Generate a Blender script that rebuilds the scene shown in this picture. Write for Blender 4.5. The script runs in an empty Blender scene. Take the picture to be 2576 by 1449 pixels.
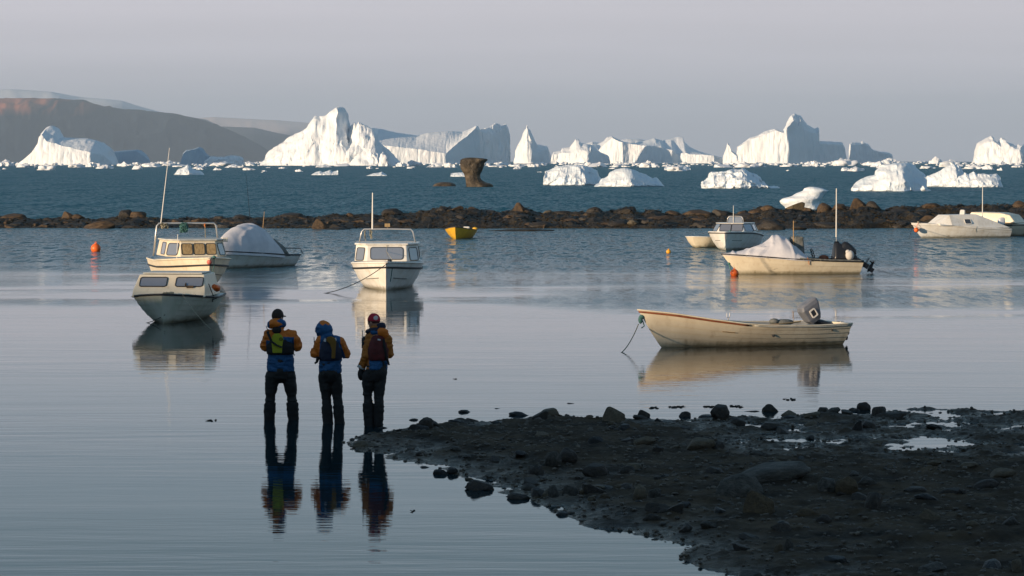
import bpy, bmesh, math, random
import numpy as np
from mathutils import Vector, Matrix, Euler
R = math.radians
scene = bpy.context.scene
col = scene.collection
rnd = random.Random(7)

# ------------------------------------------------------------------ camera
FPX, CU, CV, HV, CAMH = 7513.3, 1288.0, 724.5, 406.0, 4.0
PITCH = math.atan((CV - HV) / FPX)
cam = bpy.data.objects.new('camera', bpy.data.cameras.new('camera'))
col.objects.link(cam)
cam.location = (0, 0, CAMH)
cam.rotation_euler = (math.pi / 2 - PITCH, 0, 0)
cam.data.lens = 105; cam.data.sensor_width = 36
cam.data.clip_start = 1; cam.data.clip_end = 200000
scene.camera = cam

def ray(u, v):
    a, b = (u - CU) / FPX, -(v - CV) / FPX
    return (a, math.cos(PITCH) + b * math.sin(PITCH), -math.sin(PITCH) + b * math.cos(PITCH))
def W(u, v, z=0.0):                      # where the line of sight meets height z
    d = ray(u, v); t = (z - CAMH) / d[2]
    return Vector((d[0] * t, d[1] * t, z))
def at(u, v, y):                         # the point at distance y
    d = ray(u, v); t = y / d[1]
    return Vector((d[0] * t, y, CAMH + d[2] * t))

# ------------------------------------------------------------------ noise
def _h(ix, iy, iz, s):
    n = (ix.astype(np.int64) * 374761393 + iy.astype(np.int64) * 668265263 + iz.astype(np.int64) * 2147483647 + s * 144665) & 0xffffffff
    n = ((n ^ (n >> 13)) * 1274126177) & 0xffffffff
    n = ((n ^ (n >> 16)) * 2246822519) & 0xffffffff
    return ((n ^ (n >> 15)) & 0xffffff) / float(0xffffff) * 2 - 1
def vnoise(p, s=0):
    f = np.floor(p); d = p - f; d = d * d * d * (d * (d * 6 - 15) + 10)
    ix, iy, iz = f[..., 0], f[..., 1], f[..., 2]
    x, y, z = d[..., 0], d[..., 1], d[..., 2]
    g = lambda a, b, c: _h(ix + a, iy + b, iz + c, s)
    c00 = g(0,0,0) * (1-x) + g(1,0,0) * x; c10 = g(0,1,0) * (1-x) + g(1,1,0) * x
    c01 = g(0,0,1) * (1-x) + g(1,0,1) * x; c11 = g(0,1,1) * (1-x) + g(1,1,1) * x
    return (c00 * (1-y) + c10 * y) * (1-z) + (c01 * (1-y) + c11 * y) * z
def fbm(p, o=4, s=0, g=0.5, ridged=False):
    r = 0; a = 1; t = 0; p = np.asarray(p, float)
    for i in range(o):
        n = vnoise(p * (2.03 ** i) + 17.3 * i, s + i)
        if ridged: n = 1 - 2 * np.abs(n)
        r = r + a * n; t += a; a *= g
    return r / t

# ------------------------------------------------------------------ object helpers
def tag(o, label=None, cat=None, group=None, kind=None):
    if label: o['label'] = label
    if cat: o['category'] = cat
    if group: o['group'] = group
    if kind: o['kind'] = kind
    return o
def thing(name, label, cat, loc=(0,0,0), rz=0.0, group=None):
    o = bpy.data.objects.new(name, None); col.objects.link(o)
    o.location = loc; o.rotation_euler = (0, 0, rz); o.empty_display_size = .2
    return tag(o, label, cat, group)
def link(name, me, mat, parent=None, smooth=False):
    o = bpy.data.objects.new(name, me); col.objects.link(o)
    if parent is not None: o.parent = parent
    if mat is not None:
        me.materials.clear()
        for m in (mat if isinstance(mat, (list, tuple)) else [mat]): me.materials.append(m)
    if smooth: me.polygons.foreach_set('use_smooth', [True] * len(me.polygons))
    return o
def mesh_np(name, V, F):
    me = bpy.data.meshes.new(name)
    me.from_pydata([tuple(v) for v in V], [], [tuple(f) for f in F]); me.update()
    return me
def grid_faces(n, m):                    # n rows of m points
    i = np.arange((n - 1) * (m - 1)); r = i // (m - 1); c = i % (m - 1); a = r * m + c
    return np.stack([a, a + 1, a + m + 1, a + m], 1)

class MB:
    def __init__(s): s.v = []; s.f = []
    def add(s, vs, fs):
        b = len(s.v); s.v += [tuple(v) for v in vs]; s.f += [tuple(i + b for i in f) for f in fs]; return s
    def box(s, c, d, rot=None):
        x, y, z = d[0]/2, d[1]/2, d[2]/2
        vs = [Vector((i*x, j*y, k*z)) for k in (-1,1) for j in (-1,1) for i in (-1,1)]
        if rot is not None: vs = [rot @ v for v in vs]
        return s.add([v + Vector(c) for v in vs], [(0,2,3,1),(4,5,7,6),(0,1,5,4),(2,6,7,3),(0,4,6,2),(1,3,7,5)])
    def tube(s, pts, r, n=8, ry=None):
        pts = [Vector(p) for p in pts]; k = len(pts)
        rs = list(r) if isinstance(r, (list, tuple)) else [r] * k
        vs = []; up = Vector((0, 0, 1)); prev = None
        for i, p in enumerate(pts):
            t = (pts[min(i+1, k-1)] - pts[max(i-1, 0)]).normalized()
            if prev is None: a = t.cross(up if abs(t.z) < .9 else Vector((0, 1, 0))).normalized()
            else:
                a = (prev - t * prev.dot(t)).normalized()
            prev = a; b = t.cross(a)
            q = 1 if ry is None else ry
            for j in range(n):
                w = 2 * math.pi * j / n
                vs.append(p + a * math.cos(w) * rs[i] + b * math.sin(w) * rs[i] * q)
        fs = [(i*n+j, i*n+(j+1)%n, (i+1)*n+(j+1)%n, (i+1)*n+j) for i in range(k-1) for j in range(n)]
        fs += [tuple(range(n-1, -1, -1)), tuple(range((k-1)*n, k*n))]
        return s.add(vs, fs)
    def ball(s, c, r, nu=12, nv=8, rot=None):
        r = (r, r, r) if not isinstance(r, (list, tuple)) else r
        vs = [Vector((0, 0, -r[2]))]
        for i in range(1, nv):
            a = math.pi * i / nv - math.pi / 2
            for j in range(nu):
                b = 2 * math.pi * j / nu
                vs.append(Vector((r[0]*math.cos(a)*math.cos(b), r[1]*math.cos(a)*math.sin(b), r[2]*math.sin(a))))
        vs.append(Vector((0, 0, r[2])))
        if rot is not None: vs = [rot @ v for v in vs]
        fs = [(0, 1+(j+1)%nu, 1+j) for j in range(nu)]
        for i in range(nv-2):
            for j in range(nu):
                a = 1+i*nu; fs.append((a+j, a+(j+1)%nu, a+nu+(j+1)%nu, a+nu+j))
        t = len(vs)-1; a = 1+(nv-2)*nu
        fs += [(a+j, a+(j+1)%nu, t) for j in range(nu)]
        return s.add([v + Vector(c) for v in vs], fs)
    def rings(s, rs, closed=True, cap=True):      # rings of equal length, lofted
        n = len(rs[0]); vs = [p for r in rs for p in r]; m = n if closed else n-1
        fs = [(i*n+j, i*n+(j+1)%n, (i+1)*n+(j+1)%n, (i+1)*n+j) for i in range(len(rs)-1) for j in range(m)]
        if cap: fs += [tuple(range(n-1, -1, -1)), tuple(range((len(rs)-1)*n, len(rs)*n))]
        return s.add(vs, fs)
    def build(s, name, mat, parent=None, smooth=False, bevel=0, sub=0):
        me = bpy.data.meshes.new(name); me.from_pydata(s.v, [], s.f); me.update()
        bm = bmesh.new(); bm.from_mesh(me); bmesh.ops.recalc_face_normals(bm, faces=bm.faces); bm.to_mesh(me); bm.free()
        o = link(name, me, mat, parent, smooth)
        if bevel:
            b = o.modifiers.new('bevel', 'BEVEL'); b.width = bevel; b.segments = 2; b.limit_method = 'ANGLE'; b.angle_limit = R(25)
        if sub:
            b = o.modifiers.new('sub', 'SUBSURF'); b.levels = sub; b.render_levels = sub
        return o

# ------------------------------------------------------------------ materials
MATS = {}
def mat(name, c, rough=.5, metal=0., spec=.5, c2=None, scale=4., nrough=.55, bump=0., bscale=20., bdist=.02, sss=0., stretch=(1,1,1), coat=0., det=6):
    m = bpy.data.materials.new(name); m.use_nodes = True; nt = m.node_tree; N = nt.nodes; L = nt.links
    b = N['Principled BSDF']
    b.inputs['Base Color'].default_value = (*c, 1); b.inputs['Roughness'].default_value = rough
    b.inputs['Metallic'].default_value = metal; b.inputs['Specular IOR Level'].default_value = spec
    b.inputs['Coat Weight'].default_value = coat
    if sss:
        b.inputs['Subsurface Weight'].default_value = sss; b.inputs['Subsurface Radius'].default_value = (.6, .9, 1.2); b.inputs['Subsurface Scale'].default_value = .4
    if c2 is not None or bump:
        tc = N.new('ShaderNodeTexCoord'); mp = N.new('ShaderNodeMapping'); L.new(tc.outputs['Object'], mp.inputs['Vector'])
        mp.inputs['Scale'].default_value = stretch
    if c2 is not None:
        n = N.new('ShaderNodeTexNoise'); n.inputs['Scale'].default_value = scale; n.inputs['Detail'].default_value = det; n.inputs['Roughness'].default_value = nrough
        L.new(mp.outputs[0], n.inputs['Vector'])
        r = N.new('ShaderNodeValToRGB'); r.color_ramp.elements[0].position = .38; r.color_ramp.elements[1].position = .66
        r.color_ramp.elements[0].color = (*c, 1); r.color_ramp.elements[1].color = (*c2, 1)
        L.new(n.outputs['Fac'], r.inputs['Fac']); L.new(r.outputs['Color'], b.inputs['Base Color'])
    if bump:
        n2 = N.new('ShaderNodeTexNoise'); n2.inputs['Scale'].default_value = bscale; n2.inputs['Detail'].default_value = 8; n2.inputs['Roughness'].default_value = .6
        L.new(mp.outputs[0], n2.inputs['Vector'])
        bp = N.new('ShaderNodeBump'); bp.inputs['Strength'].default_value = bump; bp.inputs['Distance'].default_value = bdist
        L.new(n2.outputs['Fac'], bp.inputs['Height']); L.new(bp.outputs['Normal'], b.inputs['Normal'])
    MATS[name] = m; return m
M = MATS
def hullmat(name, c, rough, c2, scale, bump, bscale, bdist):
    # painted hull with runs of rust and grime and a scummy band at the waterline
    m = mat(name, c, rough, c2=c2, scale=scale, bump=bump, bscale=bscale, bdist=bdist); N = m.node_tree.nodes; L = m.node_tree.links; b = N['Principled BSDF']
    src = b.inputs['Base Color'].links[0].from_socket; tc = N.new('ShaderNodeTexCoord'); sx = N.new('ShaderNodeSeparateXYZ'); L.new(tc.outputs['Object'], sx.inputs[0])
    mp = N.new('ShaderNodeMapping'); mp.inputs['Scale'].default_value = (5, 5, .7); L.new(tc.outputs['Object'], mp.inputs['Vector'])
    n = N.new('ShaderNodeTexNoise'); n.inputs['Scale'].default_value = 1.6; n.inputs['Detail'].default_value = 6; L.new(mp.outputs[0], n.inputs['Vector'])
    r = N.new('ShaderNodeMapRange'); r.inputs['From Min'].default_value = .56; r.inputs['From Max'].default_value = .75; r.inputs['To Max'].default_value = .30; L.new(n.outputs['Fac'], r.inputs['Value'])
    x = N.new('ShaderNodeMix'); x.data_type = 'RGBA'; L.new(r.outputs[0], x.inputs['Factor']); L.new(src, x.inputs['A']); x.inputs['B'].default_value = (.36, .25, .13, 1)
    a = N.new('ShaderNodeMath'); a.operation = 'MULTIPLY_ADD'; a.inputs[1].default_value = -.16; L.new(n.outputs['Fac'], a.inputs[0]); L.new(sx.outputs['Z'], a.inputs[2])
    w = N.new('ShaderNodeMapRange'); w.inputs['From Min'].default_value = -.06; w.inputs['From Max'].default_value = .06; w.inputs['To Min'].default_value = .75; w.inputs['To Max'].default_value = 0; L.new(a.outputs[0], w.inputs['Value'])
    y = N.new('ShaderNodeMix'); y.data_type = 'RGBA'; L.new(w.outputs[0], y.inputs['Factor']); L.new(x.outputs['Result'], y.inputs['A']); y.inputs['B'].default_value = (.15, .13, .07, 1)
    L.new(y.outputs['Result'], b.inputs['Base Color']); return m
hullmat('gelcoat white', (.82,.81,.77), .35, c2=(.72,.69,.62), scale=3, bump=.15, bscale=6, bdist=.02)
hullmat('gelcoat cream', (.79,.71,.55), .4, c2=(.70,.61,.46), scale=2.2, bump=.2, bscale=5, bdist=.02)
hullmat('gelcoat old', (.60,.61,.52), .5, c2=(.48,.52,.42), scale=3, bump=.2, bscale=6, bdist=.02)
mat('deck paint', (.62,.62,.58), .6, c2=(.50,.50,.45), scale=5)
mat('interior grey', (.38,.38,.36), .7, c2=(.25,.25,.24), scale=4)
mat('black rubber', (.02,.02,.022), .55)
mat('dark seam', (.09,.085,.075), .7)
mat('red brown trim', (.20,.05,.02), .5, c2=(.32,.10,.03), scale=9)
mat('stainless', (.6,.59,.57), .35, metal=.6)
mat('window glass', (.46,.46,.48), .10, metal=.7)
mat('dark glass', (.05,.06,.075), .06, spec=.8)
mat('curtain', (.42,.30,.15), .9, c2=(.25,.17,.08), scale=22, stretch=(1,1,.05))
mat('yellow paint', (.72,.42,.03), .45, c2=(.60,.33,.03), scale=4)
mat('yellow faded', (.62,.55,.35), .6)
mat('tarp white', (.66,.65,.68), .65, c2=(.56,.56,.60), scale=3, bump=.35, bscale=1.6, bdist=.08, stretch=(1,1,1))
mat('tarp dirty', (.10,.11,.10), .85, c2=(.20,.20,.19), scale=8, bump=.5, bscale=12, bdist=.03)
mat('orange buoy', (.90,.16,.02), .45, c2=(.75,.12,.02), scale=6)
mat('yellow buoy', (.85,.38,.02), .45)
mat('pink buoy', (.62,.16,.12), .55)
mat('engine black', (.015,.016,.02), .35)
mat('engine grey', (.17,.18,.21), .4, c2=(.12,.13,.15), scale=6)
mat('engine white', (.65,.66,.70), .3)
mat('rope pale', (.38,.35,.26), .9, c2=(.22,.20,.14), scale=40)
mat('rope dark', (.05,.05,.045), .9)
mat('rope teal', (.08,.22,.20), .9, c2=(.05,.12,.11), scale=30)
mat('rope orange', (.5,.16,.04), .9)
mat('weathered wood', (.42,.28,.14), .8, c2=(.30,.19,.09), scale=12)
mat('antenna white', (.75,.72,.66), .4)
mat('lens', (.8,.75,.6), .15, metal=.4)
mat('skin', (.40,.22,.15), .55)
mat('trousers', (.006,.007,.008), .75, c2=(.010,.011,.012), scale=7, bump=.6, bscale=9, bdist=.03)
mat('jacket orange', (.60,.155,.010), .7, bump=.6, bscale=9, bdist=.03)
mat('jacket ochre', (.36,.12,.012), .75, bump=.6, bscale=9, bdist=.03)
mat('jacket blue', (.003,.072,.20), .7, bump=.6, bscale=9, bdist=.03)
mat('navy cloth', (.006,.012,.035), .8)
mat('black cloth', (.008,.008,.009), .85)
mat('lime panel', (.32,.36,.012), .7, bump=.5, bscale=30, bdist=.01)
mat('brown panel', (.17,.09,.010), .8)
mat('dark red cloth', (.10,.010,.012), .8, c2=(.05,.008,.008), scale=10)
mat('white reflector', (.6,.62,.65), .5)
mat('cap brown', (.025,.014,.010), .85)
mat('beanie red', (.42,.02,.04), .9)
mat('beanie pale', (.55,.50,.48), .9)
mat('wool white', (.50,.50,.50), .95)
mat('light plastic', (.6,.6,.58), .4)
mat('grey rag', (.55,.53,.50), .9)
# ------------------------------------------------------------------ rocks, ice and ground materials
def rock_mat(name, c, c2, rough=.75, bump=.7, bscale=6, wet=None, spec=.4, scale=3.0):
    m = mat(name, c, rough, c2=c2, scale=scale, bump=bump, bscale=bscale, bdist=.06, spec=spec); return m
rock_mat('rock brown', (.042,.028,.018), (.105,.068,.036))
rock_mat('rock dark', (.022,.020,.018), (.045,.037,.028), rough=.6)
rock_mat('rock wet', (.010,.011,.012), (.022,.022,.021), rough=.45)
rock_mat('rock grey', (.05,.048,.042), (.12,.115,.10), bump=1., bscale=9)
rock_mat('rock ochre', (.135,.10,.055), (.08,.062,.038), bump=1., bscale=9)
rock_mat('rock tan', (.13,.105,.07), (.08,.07,.05))
def ice_mat(name, c, c2, scale, bscale, bdist, bump=.8, stretch=(1,1,1), rough=.55):
    m = mat(name, c, rough, c2=c2, scale=scale, bump=bump, bscale=bscale, bdist=bdist, spec=.3, stretch=stretch, det=8); return m
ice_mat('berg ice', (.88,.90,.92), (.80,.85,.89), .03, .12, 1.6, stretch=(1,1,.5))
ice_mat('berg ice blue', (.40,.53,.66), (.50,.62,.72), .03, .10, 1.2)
ice_mat('growler ice', (.83,.87,.90), (.72,.81,.88), .5, 1.1, .22, rough=.4)
ice_mat('dirty ice', (.035,.027,.018), (.12,.095,.065), .9, 2.2, .35)
ice_mat('floe ice', (.86,.87,.89), (.74,.80,.85), .3, .6, .3)

def mud_mat():
    m = bpy.data.materials.new('wet mud'); m.use_nodes = True; N = m.node_tree.nodes; L = m.node_tree.links; b = N['Principled BSDF']
    g = N.new('ShaderNodeTexCoord')
    n = N.new('ShaderNodeTexNoise'); n.inputs['Scale'].default_value = 1.3; n.inputs['Detail'].default_value = 10; n.inputs['Roughness'].default_value = .65
    L.new(g.outputs['Object'], n.inputs['Vector'])
    r = N.new('ShaderNodeValToRGB'); e = r.color_ramp.elements
    e[0].position = .35; e[0].color = (.019,.016,.012,1); e[1].position = .68; e[1].color = (.095,.070,.044,1)
    L.new(n.outputs['Fac'], r.inputs['Fac']); L.new(r.outputs['Color'], b.inputs['Base Color'])
    sx = N.new('ShaderNodeSeparateXYZ'); L.new(g.outputs['Object'], sx.inputs[0])
    mr = N.new('ShaderNodeMapRange'); mr.inputs['From Min'].default_value = .0; mr.inputs['From Max'].default_value = .09
    mr.inputs['To Min'].default_value = .14; mr.inputs['To Max'].default_value = .85
    L.new(sx.outputs['Z'], mr.inputs['Value']); L.new(mr.outputs[0], b.inputs['Roughness'])
    b.inputs['Specular IOR Level'].default_value = .14
    v = N.new('ShaderNodeTexNoise'); v.inputs['Scale'].default_value = 14; v.inputs['Detail'].default_value = 9; v.inputs['Roughness'].default_value = .7
    L.new(g.outputs['Object'], v.inputs['Vector'])
    bp = N.new('ShaderNodeBump'); bp.inputs['Strength'].default_value = .9; bp.inputs['Distance'].default_value = .05
    L.new(v.outputs['Fac'], bp.inputs['Height']); L.new(bp.outputs['Normal'], b.inputs['Normal'])
    return m
MUD = mud_mat()
mat('weed bank', (.012,.009,.005), .7, c2=(.050,.034,.013), scale=1.2, bump=1., bscale=5, bdist=.15)
mat('seaweed', (.009,.007,.004), .6, c2=(.085,.058,.018), scale=.7)
mat('floating weed', (.018,.014,.008), .7)
mat('gravel', (.05,.047,.042), .7, c2=(.12,.10,.075), scale=6)
mat('tundra', (.05,.045,.03), .9, c2=(.09,.075,.05), scale=.05)

# ------------------------------------------------------------------ water
def water_mat():
    m = bpy.data.materials.new('sea water'); m.use_nodes = True; nt = m.node_tree; N = nt.nodes; L = nt.links; b = N['Principled BSDF']
    g = N.new('ShaderNodeNewGeometry'); sx = N.new('ShaderNodeSeparateXYZ'); L.new(g.outputs['Position'], sx.inputs[0])
    def mth(op, a, c=None, d=None, clamp=False):
        n = N.new('ShaderNodeMath'); n.operation = op; n.use_clamp = clamp
        for i, q in enumerate((a, c, d)):
            if q is None: continue
            if isinstance(q, (int, float)): n.inputs[i].default_value = q
            else: L.new(q, n.inputs[i])
        return n.outputs[0]
    def mr(v, a, bb, c=0., d=1.):
        n = N.new('ShaderNodeMapRange'); n.interpolation_type = 'SMOOTHSTEP'
        for k, q in (('From Min', a), ('From Max', bb), ('To Min', c), ('To Max', d)): n.inputs[k].default_value = q
        L.new(v, n.inputs['Value']); return n.outputs[0]
    def noise(sc, scale=1., det=3, rough=.5, dist=0.):
        mp = N.new('ShaderNodeMapping'); mp.inputs['Scale'].default_value = sc; L.new(g.outputs['Position'], mp.inputs['Vector'])
        n = N.new('ShaderNodeTexNoise'); n.inputs['Scale'].default_value = scale; n.inputs['Detail'].default_value = det
        n.inputs['Roughness'].default_value = rough; n.inputs['Distortion'].default_value = dist
        L.new(mp.outputs[0], n.inputs['Vector']); return n.outputs['Fac']
    X, Y = sx.outputs['X'], sx.outputs['Y']
    patch = noise((.05, .11, 1), 1, 4, .55)
    yy = mth('ADD', Y, mth('MULTIPLY', mth('SUBTRACT', patch, .5), 80.))
    ruff = mr(yy, 84, 134)                                  # the breeze-ruffled far half of the bay
    strip = mth('MULTIPLY', mth('MULTIPLY', mr(mth('ADD', Y, mth('MULTIPLY', mth('SUBTRACT', patch, .5), 26.)), 76, 88), mr(mth('ADD', Y, mth('MULTIPLY', mth('SUBTRACT', patch, .5), -22.)), 100, 90)), mr(mth('ADD', X, mth('MULTIPLY', mth('SUBTRACT', patch, .5), 14.)), -1., 5.))
    ruff = mth('MAXIMUM', ruff, mth('MULTIPLY', strip, .45))
    sea = mr(Y, 176, 190)
    band = mr(noise((.004, .03, 1), 1, 3, .5), .35, .65, .75, 1.1)
    calm_h = mth('MULTIPLY', noise((.45, 2.6, 1), 1, 3, .55, .3), .0042)
    calm_h = mth('MULTIPLY', calm_h, mr(noise((.07, .16, 1), 1, 3, .5), .35, .65, .35, 1.25))
    calm_h = mth('ADD', calm_h, mth('MULTIPLY', noise((.12, .55, 1), 1, 2, .5), .006))
    calm_h = mth('ADD', calm_h, mth('MULTIPLY', noise((2.2, 9.5, 1), 1, 2, .5), .0008))
    ruf_h = mth('ADD', mth('MULTIPLY', noise((2.2, 4.2, 1), 1, 5, .62), WP['ruf']), mth('MULTIPLY', noise((1.6, .5, 1), 1, 5, .6), WP['ruf2']))
    sea_h = mth('ADD', mth('MULTIPLY', noise((.33, .55, 1), 1, 6, .65), WP['sea']), mth('MULTIPLY', noise((1.1, .12, 1), 1, 5, .6), WP['sea2']))
    h = mth('ADD', calm_h, mth('MULTIPLY', ruf_h, ruff))
    h = mth('ADD', h, mth('MULTIPLY', mth('MULTIPLY', sea_h, sea), band))
    bp = N.new('ShaderNodeBump'); bp.inputs['Strength'].default_value = 1; bp.inputs['Distance'].default_value = 1
    L.new(h, bp.inputs['Height']); L.new(bp.outputs['Normal'], b.inputs['Normal'])
    chop = mr(noise((.32, .035, 1), 1, 9, .82), .42, .58, .04, .80)                  # wind-roughened facets catch less sky
    chop2 = mr(noise((1.9, .33, 1), 1, 7, .78), .41, .59, .10, .72)
    rg = mth('ADD', mth('MULTIPLY', ruff, mth('MULTIPLY', mth('MULTIPLY', chop2, chop2), WP['r_ruf'])), .012)
    rg = mth('ADD', rg, mth('MULTIPLY', sea, WP['r_sea']))
    L.new(rg, b.inputs['Roughness'])
    mx = N.new('ShaderNodeMix'); mx.data_type = 'RGBA'
    mx.inputs['A'].default_value = (*WP['c_bay'], 1); mx.inputs['B'].default_value = (*WP['c_sea'], 1)
    m0 = N.new('ShaderNodeMix'); m0.data_type = 'RGBA'; m0.inputs['A'].default_value = (*WP['c_bay'], 1); m0.inputs['B'].default_value = (*WP['c_ruf'], 1)
    L.new(ruff, m0.inputs['Factor']); L.new(m0.outputs['Result'], mx.inputs['A'])
    L.new(mth('MULTIPLY', sea, 1.0), mx.inputs['Factor']); L.new(mx.outputs['Result'], b.inputs['Base Color'])
    ss = mth('ADD', .5, mth('MULTIPLY', ruff, mth('SUBTRACT', chop2, .5)))
    ss = mth('ADD', mth('MULTIPLY', ss, mth('SUBTRACT', 1., sea)), mth('MULTIPLY', chop, sea))
    L.new(ss, b.inputs['Specular IOR Level'])
    b.inputs['IOR'].default_value = 1.333
    return m
WP = dict(ruf=.075, ruf2=.12, sea=1.1, sea2=1.4, r_ruf=1.0, r_sea=.28, c_bay=(.004,.022,.030), c_sea=(.006,.115,.175), c_ruf=(.030,.115,.16))
me = mesh_np('water', [(-50000,-3000,0),(50000,-3000,0),(50000,54000,0),(-50000,54000,0)], [(0,1,2,3)])
tag(link('water', me, water_mat()), kind='structure')

# ------------------------------------------------------------------ far hills
def ridge(name, pts, y, depth, material, seed, amp=.12, n=260, kind=True):
    """pts: outline as (u, v); a mass whose crest stands at distance y"""
    us = np.linspace(pts[0][0], pts[-1][0], n)
    vs = np.interp(us, [p[0] for p in pts], [p[1] for p in pts])
    H = np.array([max(at(u, v, y).z, 1.) for u, v in zip(us, vs)]); X = np.array([at(u, 400, y).x for u in us])
    m = 34; V = np.zeros((m, n, 3))
    for j in range(m):
        t = j / (m - 1)                                  # 0 foot in front, .62 crest, 1 far behind
        if t < .62: q = t / .62; k = q ** .8; yy = y - depth * (1 - q)
        else: q = (t - .62) / .38; k = 1 - q * q; yy = y + depth * q * 1.2
        V[j,:,0] = X * yy / y; V[j,:,1] = yy; V[j,:,2] = H * k - 2
        w = min(1, t / .15) * (1 - .85 * math.exp(-((t - .62) / .05) ** 2)) * (1 if t < 1 else 0)
        P = np.stack([X / depth * 5, np.full(n, yy / depth * 2.2), np.full(n, seed * 3.1)], 1)
        V[j,:,2] += fbm(P, 5, seed, .55, True) * H * amp * w
    V[0,:,2] = -40
    o = link(name, mesh_np(name, V.reshape(-1, 3), grid_faces(m, n)), material, smooth=True)
    return tag(o, kind='structure') if kind else o

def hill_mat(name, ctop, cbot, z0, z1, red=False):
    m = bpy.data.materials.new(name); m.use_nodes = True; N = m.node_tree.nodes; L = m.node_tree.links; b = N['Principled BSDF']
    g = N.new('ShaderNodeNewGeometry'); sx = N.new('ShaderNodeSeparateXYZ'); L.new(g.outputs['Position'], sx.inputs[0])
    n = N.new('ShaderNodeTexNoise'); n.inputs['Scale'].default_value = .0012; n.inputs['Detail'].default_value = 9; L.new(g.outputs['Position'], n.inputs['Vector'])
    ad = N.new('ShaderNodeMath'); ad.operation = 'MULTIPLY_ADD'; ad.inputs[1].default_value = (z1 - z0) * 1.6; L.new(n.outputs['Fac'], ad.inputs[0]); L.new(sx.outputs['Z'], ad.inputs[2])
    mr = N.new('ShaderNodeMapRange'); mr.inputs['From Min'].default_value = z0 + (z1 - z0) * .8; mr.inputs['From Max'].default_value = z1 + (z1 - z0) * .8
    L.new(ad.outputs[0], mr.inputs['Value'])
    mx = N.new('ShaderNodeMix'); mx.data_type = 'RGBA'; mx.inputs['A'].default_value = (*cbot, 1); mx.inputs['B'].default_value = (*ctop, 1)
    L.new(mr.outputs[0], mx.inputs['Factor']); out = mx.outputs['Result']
    if red:                                              # the bare red scarp and its screes
        gx = N.new('ShaderNodeMapRange'); gx.inputs['From Min'].default_value = -3520; gx.inputs['From Max'].default_value = -3200
        gx.inputs['To Min'].default_value = 1; gx.inputs['To Max'].default_value = 0; L.new(sx.outputs['X'], gx.inputs['Value'])
        gz = N.new('ShaderNodeMapRange'); gz.inputs['From Min'].default_value = 350; gz.inputs['From Max'].default_value = 430; L.new(sx.outputs['Z'], gz.inputs['Value'])
        mp = N.new('ShaderNodeMapping'); mp.inputs['Scale'].default_value = (.008, .0004, .0013); L.new(g.outputs['Position'], mp.inputs['Vector'])
        n2 = N.new('ShaderNodeTexNoise'); n2.inputs['Scale'].default_value = 1; n2.inputs['Detail'].default_value = 6; L.new(mp.outputs[0], n2.inputs['Vector'])
        r = N.new('ShaderNodeMapRange'); r.inputs['From Min'].default_value = .42; r.inputs['From Max'].default_value = .6; L.new(n2.outputs['Fac'], r.inputs['Value'])
        a1 = N.new('ShaderNodeMath'); a1.operation = 'MULTIPLY'; L.new(gx.outputs[0], a1.inputs[0]); L.new(gz.outputs[0], a1.inputs[1])
        a2 = N.new('ShaderNodeMath'); a2.operation = 'MULTIPLY'; L.new(a1.outputs[0], a2.inputs[0]); L.new(r.outputs[0], a2.inputs[1])
        m2 = N.new('ShaderNodeMix'); m2.data_type = 'RGBA'; L.new(a2.outputs[0], m2.inputs['Factor']); L.new(out, m2.inputs['A']); m2.inputs['B'].default_value = (.42,.15,.07,1)
        out = m2.outputs['Result']
    L.new(out, b.inputs['Base Color']); b.inputs['Roughness'].default_value = .95; b.inputs['Specular IOR Level'].default_value = .1
    return m
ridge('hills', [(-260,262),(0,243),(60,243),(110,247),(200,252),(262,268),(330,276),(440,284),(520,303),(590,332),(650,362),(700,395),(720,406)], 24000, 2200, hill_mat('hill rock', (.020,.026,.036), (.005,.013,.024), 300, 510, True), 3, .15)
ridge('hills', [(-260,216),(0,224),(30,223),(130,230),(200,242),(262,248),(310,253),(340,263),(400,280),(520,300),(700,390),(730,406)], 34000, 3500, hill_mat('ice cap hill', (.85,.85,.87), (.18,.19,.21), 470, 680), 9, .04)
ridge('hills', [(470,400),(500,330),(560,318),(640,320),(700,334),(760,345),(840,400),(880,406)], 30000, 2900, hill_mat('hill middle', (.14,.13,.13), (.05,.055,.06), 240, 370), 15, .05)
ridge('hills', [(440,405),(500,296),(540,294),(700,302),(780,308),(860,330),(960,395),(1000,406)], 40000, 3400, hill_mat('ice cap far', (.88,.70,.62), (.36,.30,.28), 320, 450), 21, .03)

# the hillside behind the camera whose shadow lies on the shore and the near water
SUN_AZ = Vector((-.80, -.60, 0)).normalized(); SUN_EL = R(7.0)
def hillside():
    a, b = .0996, .0722; g = math.hypot(a, b)
    nrm = Vector((a, b, 0)) / g; tdir = Vector((b, -a, 0)) / g         # down-slope of the shadow edge / along the ridge
    te = math.tan(SUN_EL); Ld = 120.
    base = Vector((-8.3, 73.5, 0)) + SUN_AZ * Ld; Hc = .8 + te * Ld
    n, m = 160, 27; V = np.zeros((m, n, 3)); s = np.linspace(-260, 330, n)
    for j in range(m):
        q = (j / (m - 1)) * 2 - 1                                  # -1 water side foot, 0 crest, 1 behind
        off = -q * 60 if q < 0 else -q * 160
        w = (1 - abs(q) ** 1.3)
        for i in range(n):
            p = base + tdir * s[i] + nrm * off
            V[j,i] = (p.x, p.y, Hc * w + .1)
    P = V / 14.0
    V[...,2] += fbm(P, 5, 4, .5) * .25 * (np.abs(np.linspace(-1, 1, m))[:, None] > .05) * .8
    V[(m)//2,:,2] += vnoise(P[(m)//2] * 2, 8) * .10
    V[0,:,2] = -2; V[-1,:,2] = -2
    tag(link('terrain', mesh_np('terrain', V.reshape(-1,3), grid_faces(m, n)), M['tundra'], smooth=True), kind='structure')
hillside()
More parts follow.
